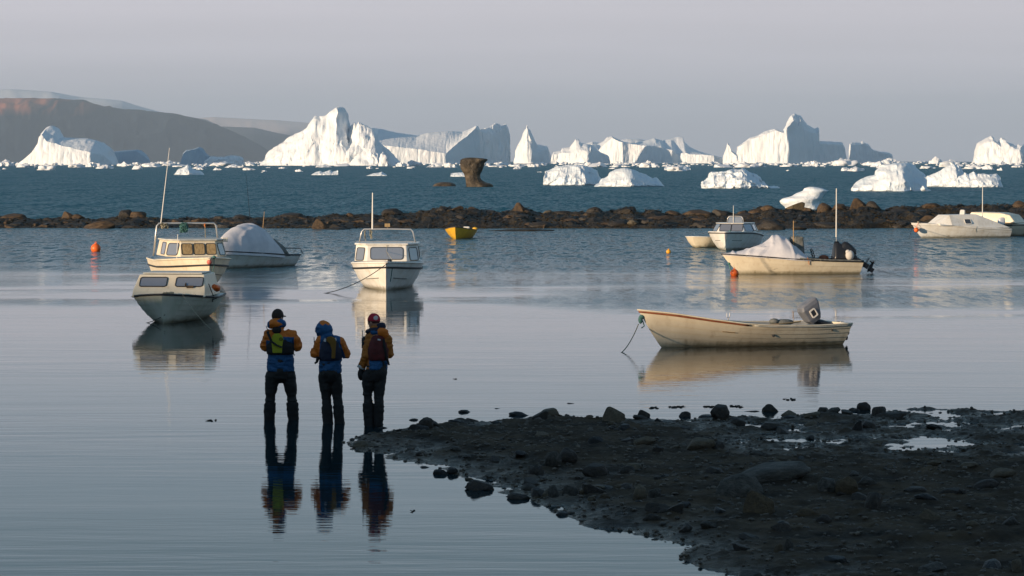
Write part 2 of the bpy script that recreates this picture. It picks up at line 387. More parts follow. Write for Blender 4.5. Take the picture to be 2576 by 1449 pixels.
# ------------------------------------------------------------------ icebergs
Z1 = lambda x, y: (.3418 * x, 213.8 + .3418 * y)
Z2 = lambda x, y: (628.9 + .3418 * x, 213.8 + .3418 * y)
Z3 = lambda x, y: (1446.5 + .3174 * x, 251.6 + .3174 * y)
Z4 = lambda x, y: (1886.7 + .2676 * x, 251.6 + .2676 * y)

def berg(label, cv, vw, sil, top, slope, material='berg ice', seed=1, amp=.022, depth=.5, group=None, cat='iceberg', stri=1., n=260, name='iceberg', rough=.5, lean=.16, iso=2.3, tf=1., billow=1., horn=None):
    """sil: outline, top: upper edge of the front cliff, both as picture points; slope: (x, dy/dx) of the front in plan"""
    y0 = CAMH * FPX / (vw - HV)
    S = [cv(*p) for p in sil]; T = [cv(*p) for p in top]
    us = np.linspace(S[0][0], S[-1][0], n)
    vs = np.interp(us, [p[0] for p in S], [p[1] for p in S]); vt = np.interp(us, [p[0] for p in T], [p[1] for p in T])
    sl = np.interp(us, [cv(p[0], 0)[0] for p in slope], [p[1] for p in slope])
    X = (us - CU) / FPX * y0
    yf = np.concatenate([[0], np.cumsum(.5 * (sl[1:] + sl[:-1]) * np.diff(X))]); yf -= yf.min()
    width = X[-1] - X[0]
    Hs = np.array([at(u, v, y0).z for u, v in zip(us, vs)]); Ht = np.array([at(u, v, y0).z for u, v in zip(us, vt)])
    Hs = np.maximum(Hs, .1); Ht = np.clip(Ht * tf, .05, Hs)
    edge = np.minimum(1, np.minimum(np.arange(n), np.arange(n)[::-1]) / (n * .06)) ** .6
    dep = width * depth * edge
    hmax = Hs.max(); rows = []
    tt = [(-.25, 0)] + [(k / 13, 1) for k in range(14)] + [(k / 12, 2) for k in range(1, 13)] + [(k / 8, 3) for k in range(1, 9)]
    for t, part in tt:
        if part == 0: z = np.full(n, -.05 * hmax - .5); yy = yf - .01 * width
        elif part == 1:
            z = Ht * t; yy = yf + (lean * Ht) * t ** 1.5
        elif part == 2:
            z = Ht + (Hs - Ht) * (math.sin(t * math.pi / 2) ** 1.1); yy = yf + lean * Ht + (dep * .5) * t * np.clip((Hs - Ht) / (.12 * hmax) * .6 + .4, .4, 1)
        else:
            z = Hs * (1 - t ** 2) - (t == 1) * (.05 * hmax + .5); yy = yf + lean * Ht + dep * (.5 + .5 * t)
        rows.append(np.stack([X, y0 + yy, z], 1))
    V = np.array(rows); m = len(rows)
    if horn:
        ho = np.interp(us, [cv(p[0], 0)[0] for p in horn], [p[1] for p in horn]) * width
        q = np.clip((V[...,2] / Hs[None] - .38) / .27, 0, 1); V[...,1] += ho[None] * q * q * (3 - 2 * q)
    sc = hmax
    P = np.stack([V[...,0] / sc * 4 * stri, V[...,1] / sc * 4 * stri, V[...,2] / sc * iso], -1)
    d1 = fbm(P + seed * 7.7, 5, seed, rough, True); d2 = fbm(P * 1.4 + 31 + seed, 5, seed + 40, rough)
    wz = np.clip(V[...,2] / (hmax * .04), 0, 1)
    V[...,1] += (d1 * amp * 1.8 * billow) * sc * wz
    V[...,0] += d2 * amp * sc * wz
    top_w = np.ones(m); top_w[[i for i, q in enumerate(tt) if q[1] == 0 or (q[1] == 3 and q[0] == 1)]] = 0
    V[...,2] += fbm(P * 1.7 + 11, 4, seed + 80, .5) * amp * .7 * sc * top_w[:, None] * wz
    o = link(name, mesh_np(name, V.reshape(-1, 3), grid_faces(m, n)), M[material], smooth=False)
    # a shade of rounding: smooth shading except at steep breaks
    me = o.data; me.polygons.foreach_set('use_smooth', [True] * len(me.polygons)); me.set_sharp_from_angle(angle=R(38))
    return tag(o, label, cat, group)

BG = 'icebergs along the horizon'
berg('long low iceberg with a curled peak at its left end, leftmost under the grey hillside', Z1, 415,
     [(112,580),(160,530),(215,470),(240,425),(264,380),(258,332),(285,300),(310,293),(335,300),(362,312),(385,345),(400,378),(480,388),(600,392),(660,405),(710,425),(755,470),(765,520),(790,560),(805,580)],
     [(112,580),(215,478),(262,400),(268,345),(290,325),(330,385),(400,405),(480,430),(610,465),(690,488),(740,500),(765,530),(805,580)],
     [(110,-.35),(600,-.15),(662,-.1),(672,1.8),(805,1.8)], seed=2, depth=1.0, lean=.35, iso=3., tf=.85)
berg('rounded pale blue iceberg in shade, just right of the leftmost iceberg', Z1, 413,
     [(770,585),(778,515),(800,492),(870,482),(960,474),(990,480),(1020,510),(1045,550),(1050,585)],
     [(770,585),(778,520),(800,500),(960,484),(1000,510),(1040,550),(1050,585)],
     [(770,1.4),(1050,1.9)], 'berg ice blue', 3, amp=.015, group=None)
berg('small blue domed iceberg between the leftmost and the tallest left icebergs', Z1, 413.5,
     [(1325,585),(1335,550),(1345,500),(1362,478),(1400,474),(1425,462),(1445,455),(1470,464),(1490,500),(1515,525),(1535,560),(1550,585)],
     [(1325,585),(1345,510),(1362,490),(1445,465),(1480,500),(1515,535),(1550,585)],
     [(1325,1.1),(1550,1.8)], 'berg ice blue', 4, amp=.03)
berg('long low crusted slab of white ice left of the tallest left iceberg', Z1, 414.5,
     [(1490,590),(1500,560),(1545,522),(1590,530),(1640,528),(1700,518),(1760,525),(1785,545),(1790,590)],
     [(1490,590),(1500,565),(1545,540),(1640,545),(1760,535),(1785,550),(1790,590)],
     [(1490,-.3),(1720,-.1),(1790,1.6)], 'berg ice', 5, amp=.1, lean=.5, iso=3)
# the great left berg: sunny sloping face with a shaded horn
berg('great white iceberg with a tall shaded horn, the tallest one left of centre', Z2, 416.5,
     [(35,598),(70,545),(105,485),(135,455),(180,430),(230,390),(300,355),(375,330),(410,290),(448,225),(500,222),(545,212),(590,180),(625,154),(665,153),(680,175),(695,225),(708,290),(718,305),(735,285),(752,272),(766,295),(785,262),(805,268),(830,285),(860,300),(900,335),(922,365),(930,405),(965,440),(1010,480),(1050,525),(1090,560),(1110,600)],
     [(35,598),(70,548),(135,465),(230,425),(300,400),(400,350),(450,250),(500,270),(545,250),(590,215),(625,165),(640,200),(665,250),(700,300),(760,320),(830,330),(870,350),(900,380),(940,430),(950,480),(985,520),(1040,560),(1110,600)],
     [(35,-.7),(360,-.75),(450,-.25),(480,.45),(505,-.5),(618,-.4),(706,-.1),(760,-.3),(880,-.2),(935,.3),(948,1.9),(1110,1.9)], seed=6, amp=.045, n=420, depth=.35, horn=[(622,0),(640,.025),(706,.15),(728,.10),(790,0)], lean=.5, iso=4.0, tf=.55)
berg('broad tabular iceberg with rippled snow on top, right behind the great left iceberg', Z2, 412,
     [(880,568),(886,312),(940,318),(1060,345),(1215,368),(1300,345),(1380,338),(1480,333),(1550,338),(1600,320),(1650,292),(1672,296),(1684,320),(1690,420),(1700,568)],
     [(880,568),(890,430),(980,445),(1110,458),(1260,475),(1440,505),(1500,450),(1560,400),(1590,378),(1620,350),(1660,310),(1680,330),(1690,420),(1700,568)],
     [(880,-.2),(1110,.0),(1430,.1),(1445,1.25),(1700,1.25)], seed=7, amp=.016, n=360, depth=1.3, stri=1.6)
berg('blocky iceberg with a shaded cliff and notched top, right end of the tabular one', Z2, 411.4,
     [(1660,568),(1678,320),(1720,320),(1770,300),(1805,275),(1830,285),(1850,298),(1880,282),(1895,310),(1922,380),(1918,450),(1908,520),(1915,568)],
     [(1660,568),(1682,335),(1720,350),(1770,355),(1810,350),(1850,325),(1880,295),(1895,330),(1918,400),(1908,520),(1915,568)],
     [(1660,1.0),(1915,1.7)], seed=8, amp=.035, depth=.6, stri=1.5)
berg('narrow spired iceberg like a steeple with a low right wing', Z2, 411.2,
     [(1940,570),(1950,520),(1952,480),(1985,425),(2005,370),(2018,330),(2032,318),(2037,292),(2044,300),(2048,322),(2062,330),(2070,355),(2095,405),(2112,435),(2150,443),(2190,450),(2205,480),(2215,510),(2225,570)],
     [(1940,570),(1952,490),(1985,440),(2005,400),(2025,350),(2040,310),(2050,360),(2075,420),(2080,470),(2100,500),(2150,480),(2195,480),(2225,570)],
     [(1940,-.6),(2030,-.4),(2070,.2),(2085,1.7),(2225,1.7)], seed=9, amp=.025, depth=.8, lean=.3, iso=3)
berg('squat white iceberg with a knob on top beside the spired one', Z2, 411.5,
     [(2215,570),(2225,520),(2240,490),(2295,482),(2302,462),(2360,455),(2385,420),(2400,395),(2425,402),(2440,425),(2480,435),(2530,440),(2580,485),(2600,500),(2640,515),(2655,530),(2660,570)],
     [(2215,570),(2235,510),(2295,500),(2305,500),(2360,500),(2400,480),(2450,480),(2500,500),(2510,470),(2560,490),(2640,525),(2660,570)],
     [(2215,.2),(2295,-.6),(2480,-.4),(2505,1.9),(2660,1.6)], seed=10, amp=.035, depth=.7, lean=.3, iso=3)
berg('wide low iceberg with twin humps and a fluted front cliff, centre right', Z3, 411,
     [(120,488),(140,345),(185,352),(245,320),(270,290),(300,284),(340,300),(400,330),(480,340),(560,325),(650,298),(720,320),(780,305),(840,288),(878,286),(895,330),(930,365),(1000,400),(1050,420),(1110,440),(1180,455),(1190,488)],
     [(120,488),(142,360),(190,400),(245,340),(300,300),(350,330),(400,340),(520,360),(685,370),(700,385),(775,400),(800,425),(885,420),(910,432),(1000,432),(1105,440),(1180,470),(1190,488)],
     [(120,.6),(180,-.5),(290,-.5),(375,-.4),(385,.95),(415,.5),(450,-.2),(680,.0),(690,1.1),(720,-.2),(770,-.2),(780,1.3),(810,1.2),(830,-.3),(1100,-.1),(1110,1.7),(1190,1.7)], seed=11, amp=.022, n=420, depth=.9, stri=1.4)
berg('small finger of white ice standing left of the fortress shaped iceberg', Z3, 411.6,
     [(1175,490),(1183,440),(1200,400),(1210,360),(1216,338),(1228,350),(1232,385),(1255,410),(1285,432),(1300,490)],
     [(1175,490),(1185,450),(1203,400),(1214,350),(1226,365),(1240,410),(1280,445),(1300,490)],
     [(1175,-.5),(1300,-.3)], seed=12, amp=.03, depth=.9, n=120)
berg('fortress shaped iceberg with a jagged pinnacle and sunny left cliff, tallest on the right', Z3, 411,
     [(1290,490),(1300,368),(1340,345),(1400,300),(1470,275),(1530,240),(1590,228),(1640,245),(1665,250),(1668,228),(1690,190),(1712,150),(1735,115),(1760,99),(1790,112),(1822,118),(1840,150),(1880,190),(1920,212),(1950,220),(1970,208),(1972,250),(1965,320),(2050,325),(2180,330),(2200,330),(2230,490)],
     [(1290,490),(1300,375),(1400,315),(1470,290),(1590,240),(1665,262),(1690,215),(1740,160),(1765,170),(1780,215),(1800,160),(1825,235),(1880,255),(1950,262),(1970,240),(1968,340),(2050,350),(2180,350),(2215,380),(2230,490)],
     [(1290,-.35),(1640,-.3),(1680,-.1),(1688,1.15),(1735,1.2),(1760,.9),(1965,1.3),(1980,1.6),(2230,1.2)], seed=13, amp=.022, n=460, depth=.35, stri=1.4)
berg('long shaded blue grey iceberg trailing off right of the fortress shaped one', Z3, 410.8,
     [(2170,490),(2185,345),(2210,335),(2290,335),(2305,322),(2325,340),(2360,345),(2385,385),(2450,405),(2530,410),(2565,415),(2590,430),(2600,490)],
     [(2170,490),(2190,360),(2290,350),(2310,340),(2370,370),(2400,400),(2530,425),(2590,440),(2600,490)],
     [(2170,1.3),(2600,1.5)], seed=14, amp=.03, depth=.4)
berg('lumpy white iceberg cut by the right edge of the picture', Z4, 412.5,
     [(2135,578),(2150,530),(2165,510),(2172,450),(2188,400),(2240,370),(2290,345),(2312,332),(2335,350),(2350,385),(2375,395),(2400,352),(2430,360),(2450,395),(2500,410),(2520,430),(2555,412),(2600,440),(2640,400),(2720,380),(2800,430),(2850,578)],
     [(2135,578),(2165,515),(2180,430),(2240,400),(2310,390),(2370,440),(2400,440),(2440,420),(2500,460),(2540,460),(2575,430),(2600,470),(2720,420),(2800,450),(2850,578)],
     [(2135,-.5),(2500,-.3),(2540,.0),(2555,1.4),(2850,1.4)], seed=15, amp=.035, depth=.5, lean=.35, iso=3.5)
berg('pale sliver of distant ice behind the twin humped iceberg', Z3, 410,
     [(60,488),(75,345),(140,330),(230,345),(420,305),(520,308),(640,330),(660,488)],
     [(60,488),(75,360),(140,345),(230,370),(420,335),(520,335),(640,380),(660,488)],
     [(60,.2),(660,.4)], seed=16, amp=.02, depth=.3, n=120)

# nearer, sea-worn growlers
BM = dict(material='growler ice', cat='iceberg', depth=.75, n=190, stri=.55, rough=.45, lean=.6, iso=2.8, tf=.62, billow=-1.2)
def u0(a, b): return (a, b)
berg('worn white ice block floating in open water, left one of the centre pair', Z2, 466,
     [(2160,738),(2163,660),(2175,640),(2225,620),(2270,600),(2330,590),(2410,588),(2470,592),(2520,610),(2560,630),(2575,670),(2600,700),(2620,738)],
     [(2160,738),(2168,680),(2230,650),(2330,630),(2420,640),(2500,660),(2560,680),(2600,715),(2620,738)],
     [(2160,-.8),(2400,-.1),(2480,1.0),(2620,1.4)], seed=21, amp=.09, **BM)
berg('worn white ice block with a drooping right tail, right one of the centre pair', Z3, 469.5,
     [(155,685),(200,660),(215,630),(270,605),(290,570),(330,550),(400,537),(470,550),(520,575),(580,590),(630,625),(665,618),(700,650),(720,685)],
     [(155,685),(200,668),(250,640),(320,610),(400,595),(470,600),(520,630),(600,650),(660,650),(720,685)],
     [(155,-.8),(420,-.2),(480,1.0),(640,.9),(720,.5)], seed=22, amp=.07, **BM)
berg('cauliflower shaped white ice block alone in open water', Z3, 474,
     [(1015,700),(1020,655),(1060,635),(1085,615),(1070,585),(1100,565),(1160,572),(1200,570),(1260,545),(1320,552),(1350,543),(1400,570),(1450,590),(1490,610),(1500,640),(1535,655),(1520,680),(1560,690),(1620,690),(1635,700)],
     [(1015,700),(1022,670),(1090,650),(1110,610),(1200,610),(1290,590),(1380,600),(1450,630),(1500,660),(1560,692),(1635,700)],
     [(1015,-.8),(1300,-.2),(1380,.8),(1500,.3),(1635,.8)], seed=23, amp=.12, **BM)
berg('large sloping white ice block with a shaded back corner, beyond the right shoal', Z4, 481,
     [(988,850),(995,820),(1040,790),(1090,745),(1180,715),(1225,700),(1215,670),(1260,640),(1330,610),(1400,590),(1520,588),(1580,600),(1640,650),(1690,690),(1695,740),(1670,790),(1665,830),(1725,838),(1730,855)],
     [(988,850),(1000,830),(1100,770),(1200,735),(1250,690),(1320,665),(1400,655),(1450,640),(1480,650),(1500,720),(1560,800),(1600,785),(1650,790),(1680,840),(1730,855)],
     [(988,-.7),(1300,-.4),(1450,.0),(1470,1.4),(1560,1.3),(1580,-.2),(1640,.2),(1730,.8)], seed=24, amp=.06, **BM)
berg('upright white ice block left of two standing close together at the right', Z4, 470,
     [(1672,815),(1675,760),(1700,715),(1760,690),(1830,655),(1880,625),(1940,605),(1985,612),(2025,640),(2038,690),(2040,760),(2045,815)],
     [(1672,815),(1680,770),(1760,715),(1850,680),(1930,650),(1965,620),(1975,700),(1990,760),(2030,780),(2045,815)],
     [(1672,-.7),(1920,-.3),(1965,1.3),(2045,1.4)], seed=25, amp=.06, **BM)
berg('low flat topped white ice block, right of two standing close together', Z4, 471,
     [(1968,818),(1970,760),(2000,715),(2045,700),(2050,680),(2080,700),(2130,675),(2160,695),(2230,690),(2300,700),(2350,695),(2372,715),(2370,760),(2385,800),(2388,818)],
     [(1968,818),(1975,770),(2010,735),(2100,730),(2230,725),(2340,730),(2370,770),(2388,818)],
     [(1968,-.6),(2200,-.1),(2350,.6),(2388,1.2)], seed=26, amp=.07, **BM)
berg('small peaked white floe in open water above the left cabin boat', Z1, 440,
     [(1278,658),(1300,620),(1330,612),(1355,600),(1375,585),(1395,600),(1420,625),(1460,632),(1480,650),(1490,658)],
     [(1278,658),(1300,635),(1370,605),(1410,640),(1470,645),(1490,658)],
     [(1278,-.4),(1380,-.2),(1400,.9),(1490,.9)], seed=27, amp=.06, **BM)
berg('flat white floe with a bumpy crest below the great left iceberg', Z2, 440.5,
     [(448,662),(470,645),(510,632),(535,642),(585,627),(605,638),(645,628),(650,655),(648,662)],
     [(448,662),(470,652),(535,650),(600,650),(645,645),(648,662)],
     [(448,-.4),(648,.3)], seed=28, amp=.09, **BM)
berg('small pointed white floe, next right of the bumpy crested floe', Z2, 442.5,
     [(855,668),(905,650),(950,645),(968,638),(1000,658),(1010,668)], [(855,668),(905,658),(965,650),(1010,668)],
     [(855,-.4),(1010,.3)], seed=29, amp=.07, **BM)
berg('small white floe half hidden behind the dirty mushroom shaped ice', Z2, 444.5,
     [(1475,675),(1480,650),(1520,645),(1575,642),(1600,655),(1640,675)], [(1475,675),(1490,660),(1560,655),(1640,675)],
     [(1475,-.4),(1640,.3)], seed=30, amp=.08, **BM)
berg('double humped white floe left of the cauliflower shaped block', Z3, 428,
     [(708,556),(712,532),(750,524),(800,535),(840,515),(880,520),(915,540),(917,556)], [(708,556),(715,540),(840,532),(917,556)],
     [(708,-.4),(850,.0),(917,.9)], seed=31, amp=.08, **BM)

# overhanging ice, lofted from rings
def ring_berg(label, vw, rows, material, seed, dr=.55, amp=.06, name='iceberg', lean=0):
    y0 = CAMH * FPX / (vw - HV); n = 56; V = []
    vv = np.linspace(rows[0][0], rows[-1][0], 46)
    lo = np.interp(vv, [r[0] for r in rows], [r[1] for r in rows]); hi = np.interp(vv, [r[0] for r in rows], [r[2] for r in rows])
    a = np.linspace(0, 2 * math.pi, n, endpoint=False)
    for v, l, h in zip(vv, lo, hi):
        p, q = at(l, v, y0), at(h, v, y0); c = (p + q) / 2; r = (q.x - p.x) / 2
        V.append(np.stack([c.x + r * np.cos(a), y0 + max(r, .3) * dr * 1.2 * np.sin(a) + lean * c.z, np.full(n, c.z)], 1))
    V = np.array(V); s = V[...,2].max(); P = V / s * 3 + seed
    k = fbm(P, 5, seed, .5) * amp * s
    V[...,0] += k * np.cos(a)[None]; V[...,1] += k * np.sin(a)[None] * 1.5; V[...,2] += fbm(P + 9, 4, seed + 5) * amp * .4 * s
    n1 = len(V); Vf = V.reshape(-1, 3).tolist(); F = []
    for i in range(n1 - 1):
        for j in range(n): F.append((i*n+j, (i+1)*n+j, (i+1)*n+(j+1)%n, i*n+(j+1)%n))
    F.append(tuple(range(n)))
    o = link(name, mesh_np(name, Vf, F), M[material], smooth=True); return tag(o, label, 'iceberg')
ring_berg('dirty brown mushroom shaped ice leaning over the open water at centre', 470,
    [(396,1172,1188),(398,1163,1222),(402,1158,1228),(410,1157,1219),(420,1159,1216),(430,1164,1213),(438,1169,1208),(446,1170,1207),(452,1171,1210),(458,1172,1221),(463,1172,1238),(468,1173,1244),(474,1174,1238)], 'dirty ice', 5, amp=.05)
ring_berg('low dirty brown ice hump left of the mushroom shaped ice', 468.5,
    [(458,1110,1128),(460,1100,1138),(463,1093,1144),(468,1088,1148),(472,1090,1146)], 'dirty ice', 6, dr=.8, amp=.05)
ring_berg('smooth white ice block with a beak to the right, close behind the right shoal', 526,
    [(470,2036,2046),(473,2024,2066),(476,2022,2077),(480,2020,2085),(486,2004,2078),(493,1992,2071),(500,1968,2067),(506,1962,2062),(512,1964,2060),(520,1974,2063),(530,1978,2066)], 'growler ice', 7, amp=.045)

# ------------------------------------------------------------------ lumps: floes and stones
def lump(seed, sub=3, amp=.35, facets=0, flat=1., freq=1.3, o=4):
    bm = bmesh.new(); bmesh.ops.create_icosphere(bm, subdivisions=sub, radius=1)
    V = np.array([v.co[:] for v in bm.verts])
    rr = np.random.RandomState(seed)
    r = 1 + fbm(V * freq + seed * 5.1, o, seed, .5) * amp
    V2 = V * r[:, None]
    for _ in range(facets):
        nn = rr.normal(size=3); nn /= np.linalg.norm(nn); h = rr.uniform(.55, .85)
        dd = V2 @ nn - h; V2 -= np.where(dd > 0, dd, 0)[:, None] * nn * .93
    V2[:, 2] *= flat
    for v, c in zip(bm.verts, V2): v.co = c
    me = bpy.data.meshes.new('lump'); bm.to_mesh(me); bm.free()
    me.polygons.foreach_set('use_smooth', [True] * len(me.polygons))
    if facets: me.set_sharp_from_angle(angle=R(32))
    return me
def inst(name, me, loc, sc, rot, label, cat, group=None):
    o = bpy.data.objects.new(name, me); col.objects.link(o); o.location = loc; o.scale = sc; o.rotation_euler = rot
    return tag(o, label, cat, group)

FL = []
for k in range(12):
    me = lump(100 + k, 4, .75, 3 if k % 2 else 0, 1, 1.9, 5); me.materials.append(M['floe ice']); FL.append(me)
def floe(u, v, w, h, label, group):
    y = CAMH * FPX / (v - HV); s = y / FPX
    W_, H_ = w * s / 2, h * s
    p = W(u, v); k = rnd.choice(FL)
    inst('ice_floe', k, (p.x, y + W_ * .7, -H_ * .12), (W_, W_ * rnd.uniform(.6, 1), H_ * .95), (0, 0, rnd.uniform(0, 6.3)), label, 'ice floe', group)
zones = [(-60, 260, 'in the crowded belt in front of the leftmost iceberg'), (260, 640, 'in the belt below the grey hillside'),
         (640, 1010, 'along the foot of the great left iceberg'), (1010, 1290, 'in front of the tabular iceberg'), (1290, 1530, 'in front of the spired and squat icebergs'),
         (1530, 1815, 'in front of the twin humped iceberg'), (1815, 2100, 'in front of the fortress shaped iceberg'), (2100, 2420, 'in the belt right of the fortress shaped iceberg'), (2420, 2640, 'in front of the iceberg cut by the right edge')]
def zone(u):
    for a, b, t in zones:
        if a <= u < b: return t
    return zones[-1][2]
# the larger floes, read off the photograph: u, waterline v, width, height
big = [(12,418,42,22),(118,428,42,15),(232,420,34,20),(310,418,30,10),(345,426,32,13),(380,420,40,10),(425,417,36,12),(560,417,60,10),(545,428,30,6),(625,428,30,6),
       (752,432,24,6),(712,424,20,5),(815,421,42,7),(860,418,46,8),(967,418,34,34),(1010,419,30,18),(1040,416,40,22),(1090,421,40,12),(1035,424,22,5),(1135,421,36,13),(1265,404+12,40,9),
       (1255,420,40,8),(1300,419,36,6),(1345,420,30,8),(1325,417,26,6),(1480,418,26,12),(1500,420,60,12),(1555,420,44,8),(1460,417,30,7),(1625,421,44,12),(1645,421,26,10),(1680,419,34,8),
       (1700,430,60,14),(1820,421,50,9),(1870,421,50,10),(1905,420,46,12),(1985,419,40,7),(2040,418,40,7),(2050,410+8,20,16),(2090,409,20,22),(2128,417,60,18),(2155,431,42,11),(2130,430,30,9),(2190,416,36,12),
       (2210,420,50,14),(2235,412,40,14),(2240,423,60,10),(2262,420,34,8),(2335,424,40,8),(2355,412,42,16),(2395,420,58,18),(2450,425,50,12),(2485,426,30,10),(2520,415,30,9),(2560,421,24,10),(2560,415,20,5),(2100,411,24,6),
       (1360,416,40,10),(1405,422,20,4),(1120,418,24,6),(2290,418,30,8),(190,421,40,9),(265,424,40,9),(60,421,34,8),(460,420,40,10),(500,424,40,8),(590,422,60,8)]
word = ['broad', 'stubby', 'ragged', 'rounded', 'wedge shaped', 'lumpy', 'thin', 'tilted', 'knobbly', 'smooth topped']
seen = {}
for i, (u, v, w, h) in enumerate(big):
    z = zone(u); w_ = word[i % 10]
    key = (w_, z)
    if key in seen: w_ = next(q for q in ('long low', 'scalloped', 'notched', 'blocky', 'slender', 'crumbling') if (q, z) not in seen)
    seen[(w_, z)] = 1
    floe(u, v, w, h * 1.05, 'larger %s white ice floe %s' % (w_, z), 'larger ice floes of the belt')
n_f = 0
while n_f < 235:
    u = rnd.uniform(-20, 2600)
    dens = .45 + .55 * math.sin(u / 210. + 1.1) ** 2
    if u < 1000: dens = max(dens, .8)
    if rnd.random() > dens: continue
    v = 409.3 + abs(rnd.gauss(0, 5.2)) if rnd.random() < .93 else rnd.uniform(424, 436)
    if v > 436: continue
    w = rnd.uniform(6, 24); h = w * rnd.uniform(.16, .45)
    floe(u, v, w, h, 'small white ice fragment afloat %s' % zone(u), 'small fragments ' + zone(u)); n_f += 1

# the crumbs between the floes, past counting
def brash():
    vs, fs, off = [], [], 0; rr = np.random.RandomState(12); base = [lump(700 + i, 2, .7, 0, 1, 1.9, 3) for i in range(6)]
    D = [(np.array([v.co[:] for v in me.vertices]), [tuple(p.vertices) for p in me.polygons]) for me in base]
    for _ in range(900):
        u = rr.uniform(-30, 2610); v = 408.6 + abs(rr.normal(0, 4.6))
        if v > 424 and rr.rand() < .8: continue
        if rr.rand() > .5 + .5 * math.sin(u / 173. + 2) ** 2: continue
        y = CAMH * FPX / (v - HV); s = y / FPX; w = rr.uniform(3, 13) * s / 2; h = w * rr.uniform(.3, .9); a, f = D[rr.randint(6)]; t = rr.uniform(0, 6.3); c, q = math.cos(t), math.sin(t)
        b = np.stack([(a[:,0]*c - a[:,1]*q) * w, (a[:,0]*q + a[:,1]*c) * w, a[:,2] * h], 1) + [(u - CU) / FPX * y, y, 0]
        vs.append(b); fs += [tuple(k + off for k in p) for p in f]; off += len(b)
    tag(link('brash_ice', mesh_np('brash_ice', np.concatenate(vs), fs), M['floe ice'], smooth=True), 'crumbled white brash ice filling the belt between the larger floes', 'brash ice', kind='stuff')
brash()

# ------------------------------------------------------------------ the shoal of boulders
BASEV = 574.0
topline = [(-160,542),(0,541.8),(68,549),(154,548.5),(220,548.5),(300,546),(342,540),(400,549),(480,546),(550,548),(620,545),(660,548),(718,542),(780,545),(849,538),(950,540),(987,532),(1035,532),(1090,529),(1130,524),(1165,525),(1205,529),(1245,533),(1282,532),(1294,524),(1320,527),(1343,536),(1410,533),(1475,535),(1495,526),(1522,532),(1594,527),(1607,537),(1640,531),(1700,537),(1760,538),(1820,536),(1850,540),(1872,533),(1925,524),(1948,520),(1990,526),(2060,526),(2120,520),(2170,516),(2215,525),(2260,521),(2330,518),(2420,521),(2491,517),(2556,513),(2640,513),(2760,515)]
def shoal():
    u = np.linspace(-900, 3500, 1650); Yb = 178.0
    vt = np.interp(u, [p[0] for p in topline], [p[1] for p in topline]) + 3.5
    yc = 188.0
    H = np.array([at(a, b, yc).z for a, b in zip(u, vt)]); X = (u - CU) / FPX * 183
    m = 46; V = np.zeros((m, len(u), 3))
    front = fbm(np.stack([X * .12, 0 * X, 0 * X], 1), 3, 6) * 2.2
    for j in range(m):
        t = j / (m - 1); y = 177.5 + 19 * t + (front * (1 - t) if t < .5 else 0)
        yy = np.clip((y - 177.5) / (yc - 177.5), 0, 1) if t < .56 else np.clip(1 - (t - .56) / .44, 0, 1) * np.ones(len(u))
        V[j,:,0] = X * (178 + 19 * t) / 183; V[j,:,1] = y; V[j,:,2] = -.25 + (H + .25) * np.sqrt(yy)
    P = V * np.array([.9, .9, .9])
    w = np.clip(V[...,2] + .3, 0, 1)
    V[...,2] += (fbm(P, 5, 31, .6) * .5 + fbm(P * 3, 3, 37) * .07) * w
    V[0,:,2] = -.6; V[-1,:,2] = -.6
    tag(link('rocky_shoal', mesh_np('rocky_shoal', V.reshape(-1,3), grid_faces(m, len(u))), M['weed bank'], smooth=True), kind='structure')
    return V
SH = shoal()
RK = {}
for i in range(9): RK[i] = lump(300 + i, 4, .30, [4, 7, 3, 9, 5, 2, 8, 6, 4][i], 1, 1.0, 4)
RKM = {}
def rock_mesh(i, mname):
    if (i, mname) not in RKM:
        me = RK[i].copy(); me.materials.append(M[mname]); RKM[(i, mname)] = me
    return RKM[(i, mname)]
# weed hanging over the shoal, uncountable
def weed():
    vs, fs = [], []; rr = np.random.RandomState(5); m, n, _ = SH.shape
    for _ in range(30000):
        j = rr.randint(1, int(m * .6)); i = rr.randint(0, n - 1); p = SH[j, i] + rr.normal(size=3) * [.12, .12, .02]
        if p[2] < -.02: continue
        s = rr.uniform(.04, .12); a = rr.uniform(0, 6.3); t = rr.uniform(-.2, .8)
        d = np.array([math.cos(a), math.sin(a), 0]) * s; e = np.array([-math.sin(a) * math.cos(t), math.cos(a) * math.cos(t), -math.sin(t)]) * s * .9
        c = p + [0, 0, .03]; k = len(vs)
        vs += [c - d, c - e * .4, c + d, c + e]; fs.append((k, k+1, k+2, k+3))
    tag(link('seaweed', mesh_np('seaweed', vs, fs), M['seaweed']), 'dark brown seaweed draped all over the boulder shoal', 'seaweed', kind='stuff')
weed()
